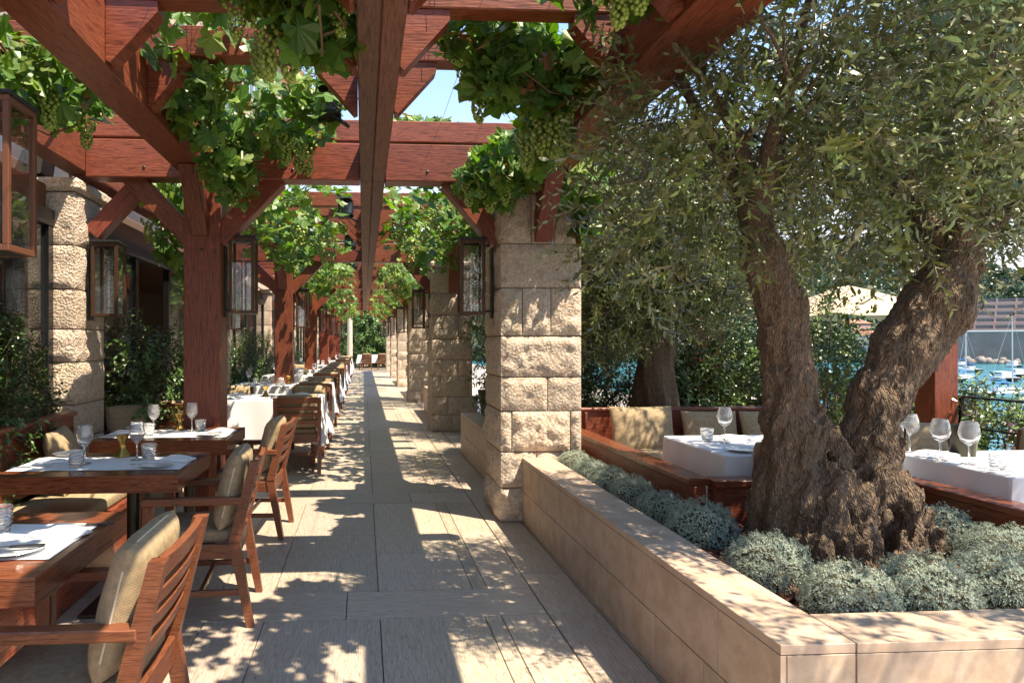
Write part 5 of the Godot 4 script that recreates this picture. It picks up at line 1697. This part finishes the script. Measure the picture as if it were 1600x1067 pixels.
# ---------------------------------------------------------------- lanterns and floodlights
func make_lanterns() -> void:
	rng.seed = 600
	var mk := func(label: String, at: Vector3, w: float, h: float, side: float, arm: float, red: bool) -> void:
		var o := thing("lantern", label, "lantern", at, 0, "glass box lanterns")
		var fm: Material = M.bronze_red if red else M.bronze
		var t := 0.024
		for sx in [-1, 1]:
			for sz in [-1, 1]:
				var m := MB.new()
				m.beam(Vector3(sx * (w - t) / 2, t, sz * (w - t) / 2), Vector3(sx * (w - t) / 2, h - t, sz * (w - t) / 2), t, t, 0.002, Vector3.RIGHT)
				part("corner_bar", m, fm, o)
		for y in [t / 2, h - t / 2]:
			var m := MB.new()
			for sx in [-1, 1]:
				m.beam(Vector3(sx * (w - t) / 2, y, -w / 2), Vector3(sx * (w - t) / 2, y, w / 2), t, t, 0.002)
				m.beam(Vector3(-w / 2 + t, y, sx * (w - t) / 2), Vector3(w / 2 - t, y, sx * (w - t) / 2), t, t, 0.002)
			part("frame", m, fm, o)
		for q in [[Vector3(w / 2 - t / 2, h / 2, 0), Vector3(0.003, h - 2 * t, w - 2 * t)], [Vector3(-w / 2 + t / 2, h / 2, 0), Vector3(0.003, h - 2 * t, w - 2 * t)], [Vector3(0, h / 2, w / 2 - t / 2), Vector3(w - 2 * t, h - 2 * t, 0.003)], [Vector3(0, h / 2, -w / 2 + t / 2), Vector3(w - 2 * t, h - 2 * t, 0.003)]]:
			var m := MB.new()
			m.bar(Transform3D(Basis(), q[0]), q[1], 0.0005)
			part("pane", m, M.pane, o)
		var c := MB.new()
		c.bar(Transform3D(Basis(), Vector3(0, h + 0.009, 0)), Vector3(w + 0.02, 0.018, w + 0.02), 0.004)
		part("cap", c, M.black, o)
		c = MB.new()
		c.bar(Transform3D(Basis(), Vector3(0, 0.008, 0)), Vector3(w - 2 * t - 0.002, 0.012, w - 2 * t - 0.002), 0.002)
		part("floor_plate", c, M.black, o)
		c = MB.new()
		c.lathe([Vector2(0.001, 0.014), Vector2(0.022, 0.014), Vector2(0.022, h * 0.84), Vector2(0.001, h * 0.84)], 16)
		part("frosted_tube", c, M.candle, o)
		c = MB.new()
		c.lathe([Vector2(0.045, 0.014), Vector2(0.045, h * 0.9)], 18)
		part("chimney_glass", c, M.pane, o)
		c = MB.new()
		var x0 := side * w / 2
		var x1 := side * (w / 2 + arm)
		c.beam(Vector3(x0, h * 0.94, 0), Vector3(x1, h * 0.94, 0), 0.03, 0.02, 0.002)
		c.beam(Vector3(x0, h * 0.05, 0), Vector3(x1, h * 0.05, 0), 0.03, 0.02, 0.002)
		c.beam(Vector3(x1 - side * 0.006, -0.03, 0), Vector3(x1 - side * 0.006, h + 0.0, 0), 0.10, 0.012, 0.002, Vector3.RIGHT)
		part("bracket", c, M.black, o)
	var od := ["nearest", "second", "third", "fourth", "fifth", "farthest"]
	mk.call("large bronze glass lantern filling the upper left edge", V(-1.50, 1.76, 2.80), 0.23, 0.61, -1.0, 0.83, true)
	for k in 6:
		var D := 5.25 * k
		mk.call("bronze box lantern on the left face of the %s stone pillar" % od[k], V(0.875, 1.625, 5.38 + D), 0.20, 0.60, 1.0, 0.073, false)
		mk.call("bronze box lantern on the walkway side of the %s wooden post" % od[k], V(-0.965, 1.63, 5.42 + D), 0.20, 0.60, -1.0, 0.045, false)
		if k < 3: mk.call("dark box lantern on the %s pale stone pilaster" % od[k], V(-2.0, 1.60, 5.36 + D), 0.20, 0.57, -1.0, 0.045, false)
	var fl := [[V(-0.24, 2.95, 4.55), "black hooded floodlight among the leaves left of the centre beam"], [V(-0.20, 2.80, 7.4), "black floodlight on the centre beam past the first crossbeam"], [V(-0.20, 2.80, 9.9), "black floodlight on the centre beam, second past the crossbeam"], [V(-0.20, 2.80, 12.6), "black floodlight on the centre beam, farthest one"]]
	for q in fl:
		var o := thing("floodlight", q[1], "floodlight", q[0], 0, "floodlights on the centre beam")
		var m := MB.new()
		m.prism([Vector3(-0.085, 0.02, 0.0), Vector3(0.085, 0.02, 0.0), Vector3(0.085, 0.17, 0.0), Vector3(0.05, 0.20, 0.0), Vector3(-0.05, 0.20, 0.0), Vector3(-0.085, 0.17, 0.0)], Vector3(0, -0.03, -0.13))
		part("housing", m, M.black, o)
		m = MB.new()
		m.bar(Transform3D(Basis(Vector3.RIGHT, 0.3), Vector3(0, 0.195, 0.06)), Vector3(0.17, 0.006, 0.13), 0.001)
		part("visor", m, M.black, o)
		m = MB.new()
		m.bar(Transform3D(Basis(), Vector3(0, 0.095, 0.004)), Vector3(0.13, 0.12, 0.006), 0.001)
		part("lens", m, M.far_glass, o)
		m = MB.new()
		m.beam(Vector3(0, 0.03, -0.06), Vector3(0.14, -0.06, -0.06), 0.05, 0.02, 0.003)
		part("bracket", m, M.black, o)

# ---------------------------------------------------------------- shrubs
func silver_mesh(k: int) -> ArrayMesh:
	var m := MB.new()
	rng.seed = 1500 + k
	for i in 6500:
		var u := R(-0.45, 1.0)
		var a := R(0, TAU)
		var h := sqrt(1.0 - pow(1.0 - u, 2.0))
		var dir := Vector3(cos(a) * sqrt(maxf(0.0, 1.0 - u * u * 0.96)), u, sin(a) * sqrt(maxf(0.0, 1.0 - u * u * 0.96)))
		var lump := 1.0 + 0.16 * nf.get_noise_3dv(dir * 2.3 + Vector3(k * 9, 0, 0)) + 0.16 * nf.get_noise_3dv(dir * 6.0 + Vector3(0, k * 5, 0))
		var p := Vector3(dir.x, dir.y * 0.82 + 0.36, dir.z) * lump * R(0.92, 1.0)
		var g := R(0.75, 1.2)
		var col := Color(0.38 * g, 0.44 * g, 0.35 * g)
		if R(0, 1) < 0.015: col = Color(0.28, 0.17, 0.09)
		var t1 := dir.cross(Vector3(0.3, 0.9, 0.2)).normalized()
		var t2 := dir.cross(t1)
		for w in 4:
			var b := TAU * w / 4.0 + R(-0.4, 0.4)
			var e := (t1 * cos(b) + t2 * sin(b)) * R(0.6, 1.0) + dir * R(0.5, 1.1)
			e = e.normalized() * R(0.04, 0.068)
			var s := dir.cross(e).normalized() * 0.014
			var q := p + e * 0.55
			m.tri(p + s * 0.6, p + e, p - s * 0.6, Vector2.ZERO, Vector2.ZERO, Vector2.ZERO, col)
	return m.mesh()
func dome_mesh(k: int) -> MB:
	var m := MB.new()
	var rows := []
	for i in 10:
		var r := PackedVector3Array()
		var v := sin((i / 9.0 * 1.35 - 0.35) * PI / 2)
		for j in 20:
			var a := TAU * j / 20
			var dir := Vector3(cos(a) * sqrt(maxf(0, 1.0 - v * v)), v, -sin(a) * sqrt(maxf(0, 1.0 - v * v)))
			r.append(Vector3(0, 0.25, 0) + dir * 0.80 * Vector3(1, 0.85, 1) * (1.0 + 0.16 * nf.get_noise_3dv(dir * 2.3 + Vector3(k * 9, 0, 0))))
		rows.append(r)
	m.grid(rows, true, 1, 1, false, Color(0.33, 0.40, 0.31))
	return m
func make_shrubs() -> void:
	var sm := [silver_mesh(0), silver_mesh(1), silver_mesh(2), silver_mesh(3)]
	var dm := [dome_mesh(0).mesh(), dome_mesh(1).mesh(), dome_mesh(2).mesh(), dome_mesh(3).mesh()]
	rng.seed = 1600
	# x, d, radius, label
	var sp := [[1.60, 4.96, 0.130, "silver shrub against the stone pillar, first of the row"], [1.60, 4.61, 0.125, "second silver shrub from the stone pillar"], [1.60, 4.27, 0.13, "third silver shrub from the stone pillar"], [1.62, 3.92, 0.13, "fourth silver shrub from the stone pillar"], [1.63, 3.56, 0.135, "fifth silver shrub from the stone pillar"], [1.65, 3.16, 0.165, "large silver shrub left of the trunk, sixth from the pillar"],
		[1.64, 2.60, 0.160, "silver shrub left in front of the olive trunk, before the coping bend"], [1.73, 2.27, 0.152, "silver shrub at the inner corner of the planter"], [2.04, 2.30, 0.160, "silver shrub in the middle of the front coping, before the trunk"], [2.36, 2.33, 0.165, "silver shrub right of the trunk foot, along the front coping"],
		[2.78, 3.30, 0.13, "silver shrub behind the trunk by the booth wall corner"], [2.76, 3.02, 0.145, "silver shrub right of the trunk below the booth wall"], [2.74, 2.69, 0.155, "silver shrub at the right picture edge by the booth wall"], [2.68, 2.36, 0.15, "silver shrub at the right picture edge along the front coping"]]
	for i in sp.size():
		var q: Array = sp[i]
		if q[2] == 0.0: continue
		var o := thing("silver_shrub", q[3], "shrub", V(q[0], 0.42, q[1]), R(0, TAU), "silver shrubs in the olive planter")
		var f := part("foliage", sm[i % 4], M.silver, o)
		f.scale = Vector3(1.0, R(1.0, 1.12), 1.0) * q[2]
		f.set_meta("kind", "stuff")
		var c := part("stems", dm[i % 4], M.twig, o)
		c.scale = f.scale
	# leafy facade shrubs
	var green := [leaf_spray(0, 0.22, 11, 0.055, 0.5, Color(0.055, 0.105, 0.026)).mesh(), leaf_spray(1, 0.22, 10, 0.05, 0.45, Color(0.07, 0.13, 0.03)).mesh()]
	var big := [[V(-2.21, 0.80, 3.0), Vector3(0.12, 0.66, 0.6), 900, "dark leafy shrub behind the bench at the left edge"], [V(-2.21, 0.80, 4.15), Vector3(0.12, 0.70, 0.6), 950, "dark leafy shrub behind the bench, before the stone pilaster"], [V(-2.14, 0.78, 6.5), Vector3(0.30, 0.72, 0.42), 420, "tall bushy shrub between the pilaster and the first post"], [V(-2.1, 0.75, 8.6), Vector3(0.3, 0.7, 0.6), 300, "bushy shrub seen between the first and second posts"], [V(-2.1, 0.75, 11.9), Vector3(0.3, 0.75, 0.6), 260, "bushy shrub behind the second post"], [V(-2.1, 0.75, 14.2), Vector3(0.3, 0.75, 0.7), 220, "bushy shrub beyond the second post"], [V(-2.1, 0.75, 18.5), Vector3(0.3, 0.75, 0.8), 200, "bushy shrub near the third post"]]
	for q in big: bush("leafy_shrub", q[3], q[0], q[1], q[2], green, "leafy shrubs along the facade", 0.72 if q[0].z > -4.5 else 1.0)
	# climbers and hedge towards the sea
	var hg := [leaf_spray(2, 0.26, 10, 0.06, 0.55, Color(0.075, 0.13, 0.028)).mesh(), leaf_spray(3, 0.24, 9, 0.055, 0.5, Color(0.12, 0.17, 0.04)).mesh()]
	var hd := [[V(2.5, 0.9, 8.1), Vector3(0.75, 1.0, 0.35), 900, "dark climber tangle beside the second olive trunk"], [V(2.35, 1.5, 10.2), Vector3(0.7, 1.5, 0.4), 380, "tall climber screen behind the nearest pillar"], [V(4.3, 0.75, 8.0), Vector3(0.65, 0.80, 0.35), 700, "leafy bush below the middle red post"], [V(3.7, 0.55, 7.75), Vector3(0.5, 0.6, 0.3), 380, "low bush right of the second olive trunk"], [V(5.3, 1.05, 7.4), Vector3(0.5, 1.05, 0.28), 300, "tall sparse climber between the two olive trunks"], [V(3.9, 1.2, 13.0), Vector3(1.4, 1.4, 0.5), 800, "leafy screen far behind the booth"]]
	for q in hd: bush("climber", q[3], q[0], q[1], q[2], green if q[0].x < 4.0 else hg, "bushes towards the sea", 1.15)
	for i in 5:
		bush("flowering_hedge", ["flowering hedge on the railing, nearest stretch at the right edge", "flowering hedge on the railing, second stretch", "flowering hedge on the railing, third stretch", "flowering hedge on the railing, fourth stretch", "flowering hedge on the railing, farthest stretch"][i], V(6.3, 0.36, 4.6 + i * 2.1), Vector3(0.32, 0.46 if i < 2 else 0.6, 1.15), 560, hg, "flowering hedge along the railing", 1.1, true)
func bush(called: String, label: String, c: Vector3, r: Vector3, n: int, sprays: Array, group: String, sc: float, bloom := false) -> void:
	rng.seed = hash(label) % 100000
	var o := thing(called, label, "shrub" if called != "flowering_hedge" else "hedge", Vector3(c.x, 0, c.z), 0, group)
	var st := MB.new()
	for i in 7:
		var b := Vector3(R(-0.4, 0.4) * r.x, 0, R(-0.6, 0.6) * r.z)
		var e := Vector3(R(-0.9, 0.9) * r.x, c.y + R(0.1, 0.8) * r.y, R(-0.9, 0.9) * r.z)
		st.tube([b, b.lerp(e, 0.5) + Vector3(R(-0.05, 0.05), 0, R(-0.05, 0.05)), e], [0.012, 0.009, 0.004], 5)
	part("stems", st, M.twig, o)
	var xf := [[], []]
	var cl := [[], []]
	var px := []
	var pc := []
	for i in n * 2:
		var q := ball()
		var p := q * r + Vector3(0, c.y, 0)
		if p.y < 0.03: continue
		if nf.get_noise_3dv((p + o.position) * 3.0) < -0.12: continue
		var dir := (q + ball() * 0.8 + Vector3(0, 0.5, 0)).normalized()
		var k := rng.randi() % 2
		xf[k].append(Transform3D(aim(dir, R(0, TAU)).scaled(Vector3.ONE * sc * R(0.7, 1.25)), p))
		var g := R(0.7, 1.35)
		cl[k].append(Color(g, g, g * R(0.8, 1.1)))
		if bloom and q.length() > 0.75 and R(0, 1) < 0.30:
			for w in 5:
				px.append(Transform3D(rbasis().scaled(Vector3.ONE * R(0.02, 0.035)), p + ball() * 0.06))
				pc.append(Color(0.7, R(0.45, 0.68), R(0.5, 0.66)))
	for k in 2: scatter("foliage", sprays[k], xf[k], cl[k], M.shrub_leaf, o)
	if px.size():
		var pm := MB.new()
		pm.quad(Vector3(-1, 0, -0.7), Vector3(1, 0, -0.7), Vector3(0.8, 0.3, 0.8), Vector3(-0.8, 0.3, 0.8), Vector2.ZERO, Vector2.ZERO, Vector2.ZERO, Vector2.ZERO)
		scatter("petals", pm.mesh(), px, pc, M.petal, o)

# ---------------------------------------------------------------- far end of the walkway
func make_far_end() -> void:
	rng.seed = 1800
	clothed_table(V(0.55, 0, 34.5), 1.7, 0.9, "white-clothed table at the end of the walkway", false, 0.4)
	var gl := leaf_spray(5, 0.7, 12, 0.17, 0.55, Color(0.055, 0.11, 0.024)).mesh()
	var g2 := leaf_spray(6, 0.7, 11, 0.16, 0.5, Color(0.085, 0.15, 0.03)).mesh()
	var ht := [[V(0.6, 1.9, 37.0), Vector3(2.6, 2.0, 1.0), "dark leafy hedge closing the walkway behind the last table"], [V(-2.8, 2.6, 40.5), Vector3(2.4, 2.8, 1.5), "tall leafy bush at the left end of the walkway"], [V(3.8, 2.4, 38.5), Vector3(2.2, 2.6, 1.6), "tall leafy bush beyond the last stone pillar"], [V(0.0, 5.0, 44.0), Vector3(6.0, 3.5, 2.0), "trees rising above the hedge at the end of the walkway"]]
	for q in ht: bush("end_hedge", q[2], q[0], q[1], 1100, [gl, g2], "greenery closing the walkway", 1.0)
	var o := thing("white_column", "slim pale column at the end of the walkway", "column", V(-0.72, 0, 34.6))
	var m := MB.new()
	m.lathe([Vector2(0.001, 0.1), Vector2(0.15, 0.1), Vector2(0.13, 3.0), Vector2(0.001, 3.0)], 18)
	part("shaft", m, M.rock, o)
	m = MB.new()
	m.bar(Transform3D(Basis(), Vector3(0, 0.05, 0)), Vector3(0.5, 0.1, 0.5), 0.01)
	part("plinth", m, M.plaster_trim, o)
	m = MB.new()
	m.bar(Transform3D(Basis(), Vector3(0, 3.08, 0)), Vector3(0.5, 0.16, 0.5), 0.02)
	part("capital", m, M.plaster_trim, o)
	# dark pot on the second planter
	var p := thing("plant_pot", "dark tapered pot beside the second pillar", "pot", V(1.58, 0.50, 8.3))
	m = MB.new()
	m.lathe([Vector2(0.001, 0), Vector2(0.10, 0), Vector2(0.15, 0.30), Vector2(0.14, 0.30), Vector2(0.10, 0.24), Vector2(0.001, 0.24)], 20)
	part("pot", m, M.leg, p)
	for i in 4:
		bush("planter_bush", "green bush in the low planter between pillars %s" % ["one and two", "two and three", "three and four", "four and five"][i], V(1.58, 0.72, 7.2 + 5.25 * i), Vector3(0.16, 0.3, 0.9), 110, [leaf_spray(7, 0.2, 9, 0.06, 0.5, Color(0.05, 0.10, 0.024)).mesh(), leaf_spray(8, 0.2, 9, 0.05, 0.5, Color(0.07, 0.12, 0.03)).mesh()], "bushes in the low planters", 1.0)

# ---------------------------------------------------------------- sea and far shore
func make_coast() -> void:
	rng.seed = 1900
	var m := MB.new()
	m.quad(Vector3(-900, -6.6, 400), Vector3(1500, -6.6, 400), Vector3(1500, -6.6, -1800), Vector3(-900, -6.6, -1800), Vector2.ZERO, Vector2.ZERO, Vector2.ZERO, Vector2.ZERO)
	struct("sea", m, M.sea)
	m = MB.new()
	m.bar(Transform3D(Basis(), V(1.0, -3.9, 20)), Vector3(12.4, 6.6, 64), 0.05)
	struct("quay", m, M.far_wall)
	# hill: rises behind the far shore
	var rows := []
	var cols := []
	for i in 26:
		var r := PackedVector3Array()
		var cr := []
		for j in 70:
			var x := -200.0 + j * 12.5
			var s := i / 25.0
			var z := -300.0 - s * 520.0 + 60.0 * sin(x * 0.006)
			var y := -7.5 + 1.2 * minf(1.0, s * 12.0) + 150.0 * smoothstep(0.02, 0.95, s) * (0.75 + 0.35 * nf.get_noise_2d(x * 0.006, 3.0)) + 6.0 * nf.get_noise_2d(x * 0.03, z * 0.03) * smoothstep(0.0, 0.15, s)
			r.append(Vector3(x, y, z))
			var g := 0.5 + 0.5 * nf.get_noise_2d(x * 0.05, z * 0.05)
			cr.append(Color(0.09, 0.085, 0.05).lerp(Color(0.04, 0.062, 0.026), g))
		rows.append(r); cols.append(cr)
	m = MB.new()
	m.grid(rows, false, 1, 1, false, Color.WHITE, cols)
	struct("hill", m, M.hill)
	var tr := MB.new()
	for i in 160:
		var q := ball()
		var p := Vector3(q.x, q.y * 0.75 + 0.8, q.z)
		var a := rbasis()
		var g := R(0.6, 1.4)
		tr.tri(p + a.x * 0.22, p + a.y * 0.22, p - a.x * 0.2, Vector2.ZERO, Vector2.ZERO, Vector2.ZERO, Color(0.045 * g, 0.075 * g, 0.028 * g))
	var xf := []
	var cl := []
	for i in 5000:
		var x := R(-150, 660)
		var s := pow(R(0.03, 1.0), 1.3)
		var z := -300.0 - s * 520.0 + 60.0 * sin(x * 0.006)
		var y := -7.5 + 1.2 + 150.0 * smoothstep(0.02, 0.95, s) * (0.75 + 0.35 * nf.get_noise_2d(x * 0.006, 3.0))
		if x > 205.0 and x < 300.0 and s < 0.09: continue
		xf.append(Transform3D(Basis(Vector3.UP, R(0, TAU)).scaled(Vector3.ONE * R(2.5, 6.0)), Vector3(x, y - 1.0, z)))
		var g := R(0.7, 1.4)
		cl.append(Color(g, g, g))
	var wd := scatter("hillside_wood", tr.mesh(), xf, cl, M.shrub_leaf, self)
	wd.set_meta("label", "scrub and pine wood covering the far hillside"); wd.set_meta("category", "wood")
	# sea wall with terraced block
	var sw := thing("sea_wall", "grey stone retaining wall above the far shore", "wall", V(247, -6.6, 238))
	m = MB.new()
	m.bar(Transform3D(Basis(Vector3.UP, -0.6), Vector3(0, 6.0, 0)), Vector3(52, 12.0, 3), 0.1)
	part("wall", m, M.far_wall, sw)
	m = MB.new()
	m.bar(Transform3D(Basis(Vector3.UP, -0.6), Vector3(0, 12.3, 0)), Vector3(52, 0.6, 3.6), 0.1)
	part("parapet", m, M.far_white, sw)
	var rk := MB.new()
	var rocks := thing("shore_rocks", "pale rocks lining the foot of the far sea wall", "rocks", V(236, -6.6, 234))
	rocks.set_meta("kind", "stuff")
	for i in 160:
		icosphere(Basis(Vector3.UP, -0.6) * Vector3(R(-75, 40), R(-0.5, 1.2), R(-4, 2)), R(0.6, 2.0), rk, Color.WHITE, 0)
	part("rock", rk, M.far_wall, rocks)
	var tb := thing("terraced_block", "pink terraced apartment block with dark window bands above the sea wall", "building", V(262, 5.6, 246))
	for f in 5:
		m = MB.new()
		m.bar(Transform3D(Basis(Vector3.UP, -0.6), Vector3(f * 1.5, 0.6 + f * 2.7, -f * 1.2)), Vector3(44 - f * 3, 1.3, 12), 0.05)
		part("balcony_band", m, M.far_pink, tb)
		m = MB.new()
		m.bar(Transform3D(Basis(Vector3.UP, -0.6), Vector3(f * 1.5, 2.0 + f * 2.7, -f * 1.2 - 1.0)), Vector3(43 - f * 3, 1.4, 11), 0.05)
		part("window_band", m, M.far_glass, tb)
		for j in 7:
			m = MB.new()
			m.bar(Transform3D(Basis(Vector3.UP, -0.6), Basis(Vector3.UP, -0.6) * Vector3(-18 + j * 6.0, 0, 5.0) + Vector3(f * 1.5, 2.0 + f * 2.7, -f * 1.2)), Vector3(0.6, 1.4, 1.0), 0.02)
			part("pier", m, M.far_pink, tb)
	# houses scattered on the slope
	for i in 14:
		var x := R(40, 330)
		var s := R(0.05, 0.4)
		var z := -300.0 - s * 520.0 + 60.0 * sin(x * 0.006)
		var y := -7.0 + 150.0 * smoothstep(0.02, 0.95, s) * (0.75 + 0.35 * nf.get_noise_2d(x * 0.006, 3.0))
		var ho := thing("hillside_house", "small pale house with a tiled roof among the trees on the far hillside", "house", Vector3(x, y, z), R(-0.4, 0.4), "houses on the far hillside")
		var w := R(9, 16)
		var h := R(6, 9)
		m = MB.new()
		m.bar(Transform3D(Basis(), Vector3(0, h / 2, 0)), Vector3(w, h + 3, 9), 0.05)
		part("wall", m, M.far_pink if i % 3 == 0 else M.far_white, ho)
		m = MB.new()
		m.prism([Vector3(-w / 2 - 0.5, h + 1.45, 5), Vector3(w / 2 + 0.5, h + 1.45, 5), Vector3(w / 2 - 2, h + 3.6, 0.2), Vector3(-w / 2 + 2, h + 3.6, 0.2)], Vector3(0, 0, -5.5))
		part("roof", m, M.far_roof, ho)
		for j in 3:
			for f in 2:
				m = MB.new()
				m.bar(Transform3D(Basis(), Vector3((j - 1) * w * 0.3, 2.0 + f * 3.0, 4.5)), Vector3(1.3, 1.7, 0.15), 0.01)
				part("window", m, M.far_glass, ho)
	# boats
	var bt := [[V(121, -6.6, 127), 8.0, 0.5, true, "white sailing boat with a slanted mast behind the flowering hedge"], [V(92.5, -6.6, 90), 9.0, 0.2, true, "sailing boat with blue sail cover and tall mast at the right edge"], [V(133, -6.6, 131), 9.0, 1.2, false, "white motor yacht moored at the right edge"], [V(164, -6.6, 171), 8.0, 1.4, true, "white sailing boat beside the red post"], [V(150, -6.6, 144), 8.0, 1.0, false, "white motor boat behind the sailing boat mast"], [V(208, -6.6, 201), 6.5, 1.3, false, "small white motor boat out on the open water"], [V(201, -6.6, 213), 9.0, 1.5, true, "far white sailing boat near the far shore"], [V(46, -6.6, 95), 8.0, 0.9, true, "sailing boat glimpsed through the leaves left of the trunk"], [V(60, -6.6, 110), 8.5, 0.7, true, "sailing boat glimpsed between the olive trunks"], [V(85, -6.6, 175), 8.0, 1.1, true, "distant sailing boat glimpsed through the leaves"]]
	for q in bt:
		var L: float = q[1]
		var b := thing("sailing_boat" if q[3] else "motor_boat", q[4], "boat", q[0], q[2], "boats moored in the bay")
		var hr := []
		for i in 9:
			var s := i / 8.0
			var wv := L * 0.16 * sin(PI * clampf(0.12 + 0.88 * (1.0 - pow(s, 1.7)), 0, 1) * 0.5) * (1.0 if i < 8 else 0.05)
			hr.append(PackedVector3Array([Vector3((s - 0.5) * L, 0.85 + 0.25 * s, wv), Vector3((s - 0.5) * L, 0.1, wv * 0.8), Vector3((s - 0.5) * L * 0.95, -0.4, 0), Vector3((s - 0.5) * L, 0.1, -wv * 0.8), Vector3((s - 0.5) * L, 0.85 + 0.25 * s, -wv), Vector3((s - 0.5) * L, 0.9 + 0.25 * s, 0), Vector3((s - 0.5) * L, 0.85 + 0.25 * s, wv)]))
		m = MB.new()
		m.grid(hr, false)
		part("hull", m, M.hull, b)
		m = MB.new()
		m.bar(Transform3D(Basis(), Vector3(-0.03 * L, 1.2, 0)), Vector3(L * 0.38, 0.6 if q[3] else 1.5, L * 0.18), 0.12)
		part("cabin", m, M.hull, b)
		m = MB.new()
		m.bar(Transform3D(Basis(), Vector3(-0.03 * L, 1.3 if q[3] else 1.6, 0)), Vector3(L * 0.30, 0.22, L * 0.185), 0.02)
		part("cabin_window", m, M.far_glass, b)
		if q[3]:
			m = MB.new()
			m.tube([Vector3(0.08 * L, 0.8, 0), Vector3(0.07 * L, L * 1.35, 0)], [0.09, 0.06], 8)
			part("mast", m, M.spar, b)
			m = MB.new()
			m.tube([Vector3(0.07 * L, 2.0, 0), Vector3(-0.32 * L, 2.1, 0)], [0.07, 0.06], 8)
			m.tube([Vector3(0.05 * L, 2.15, 0), Vector3(-0.1 * L, 2.3, 0), Vector3(-0.3 * L, 2.2, 0)], [0.10, 0.24, 0.08], 8)
			part("boom", m, M.hull_blue, b)
			m = MB.new()
			for e in [-0.48, 0.49]: m.tube([Vector3(e * L, 1.0, 0), Vector3(0.07 * L, L * 1.33, 0)], [0.02, 0.02], 4)
			part("stay", m, M.spar, b)
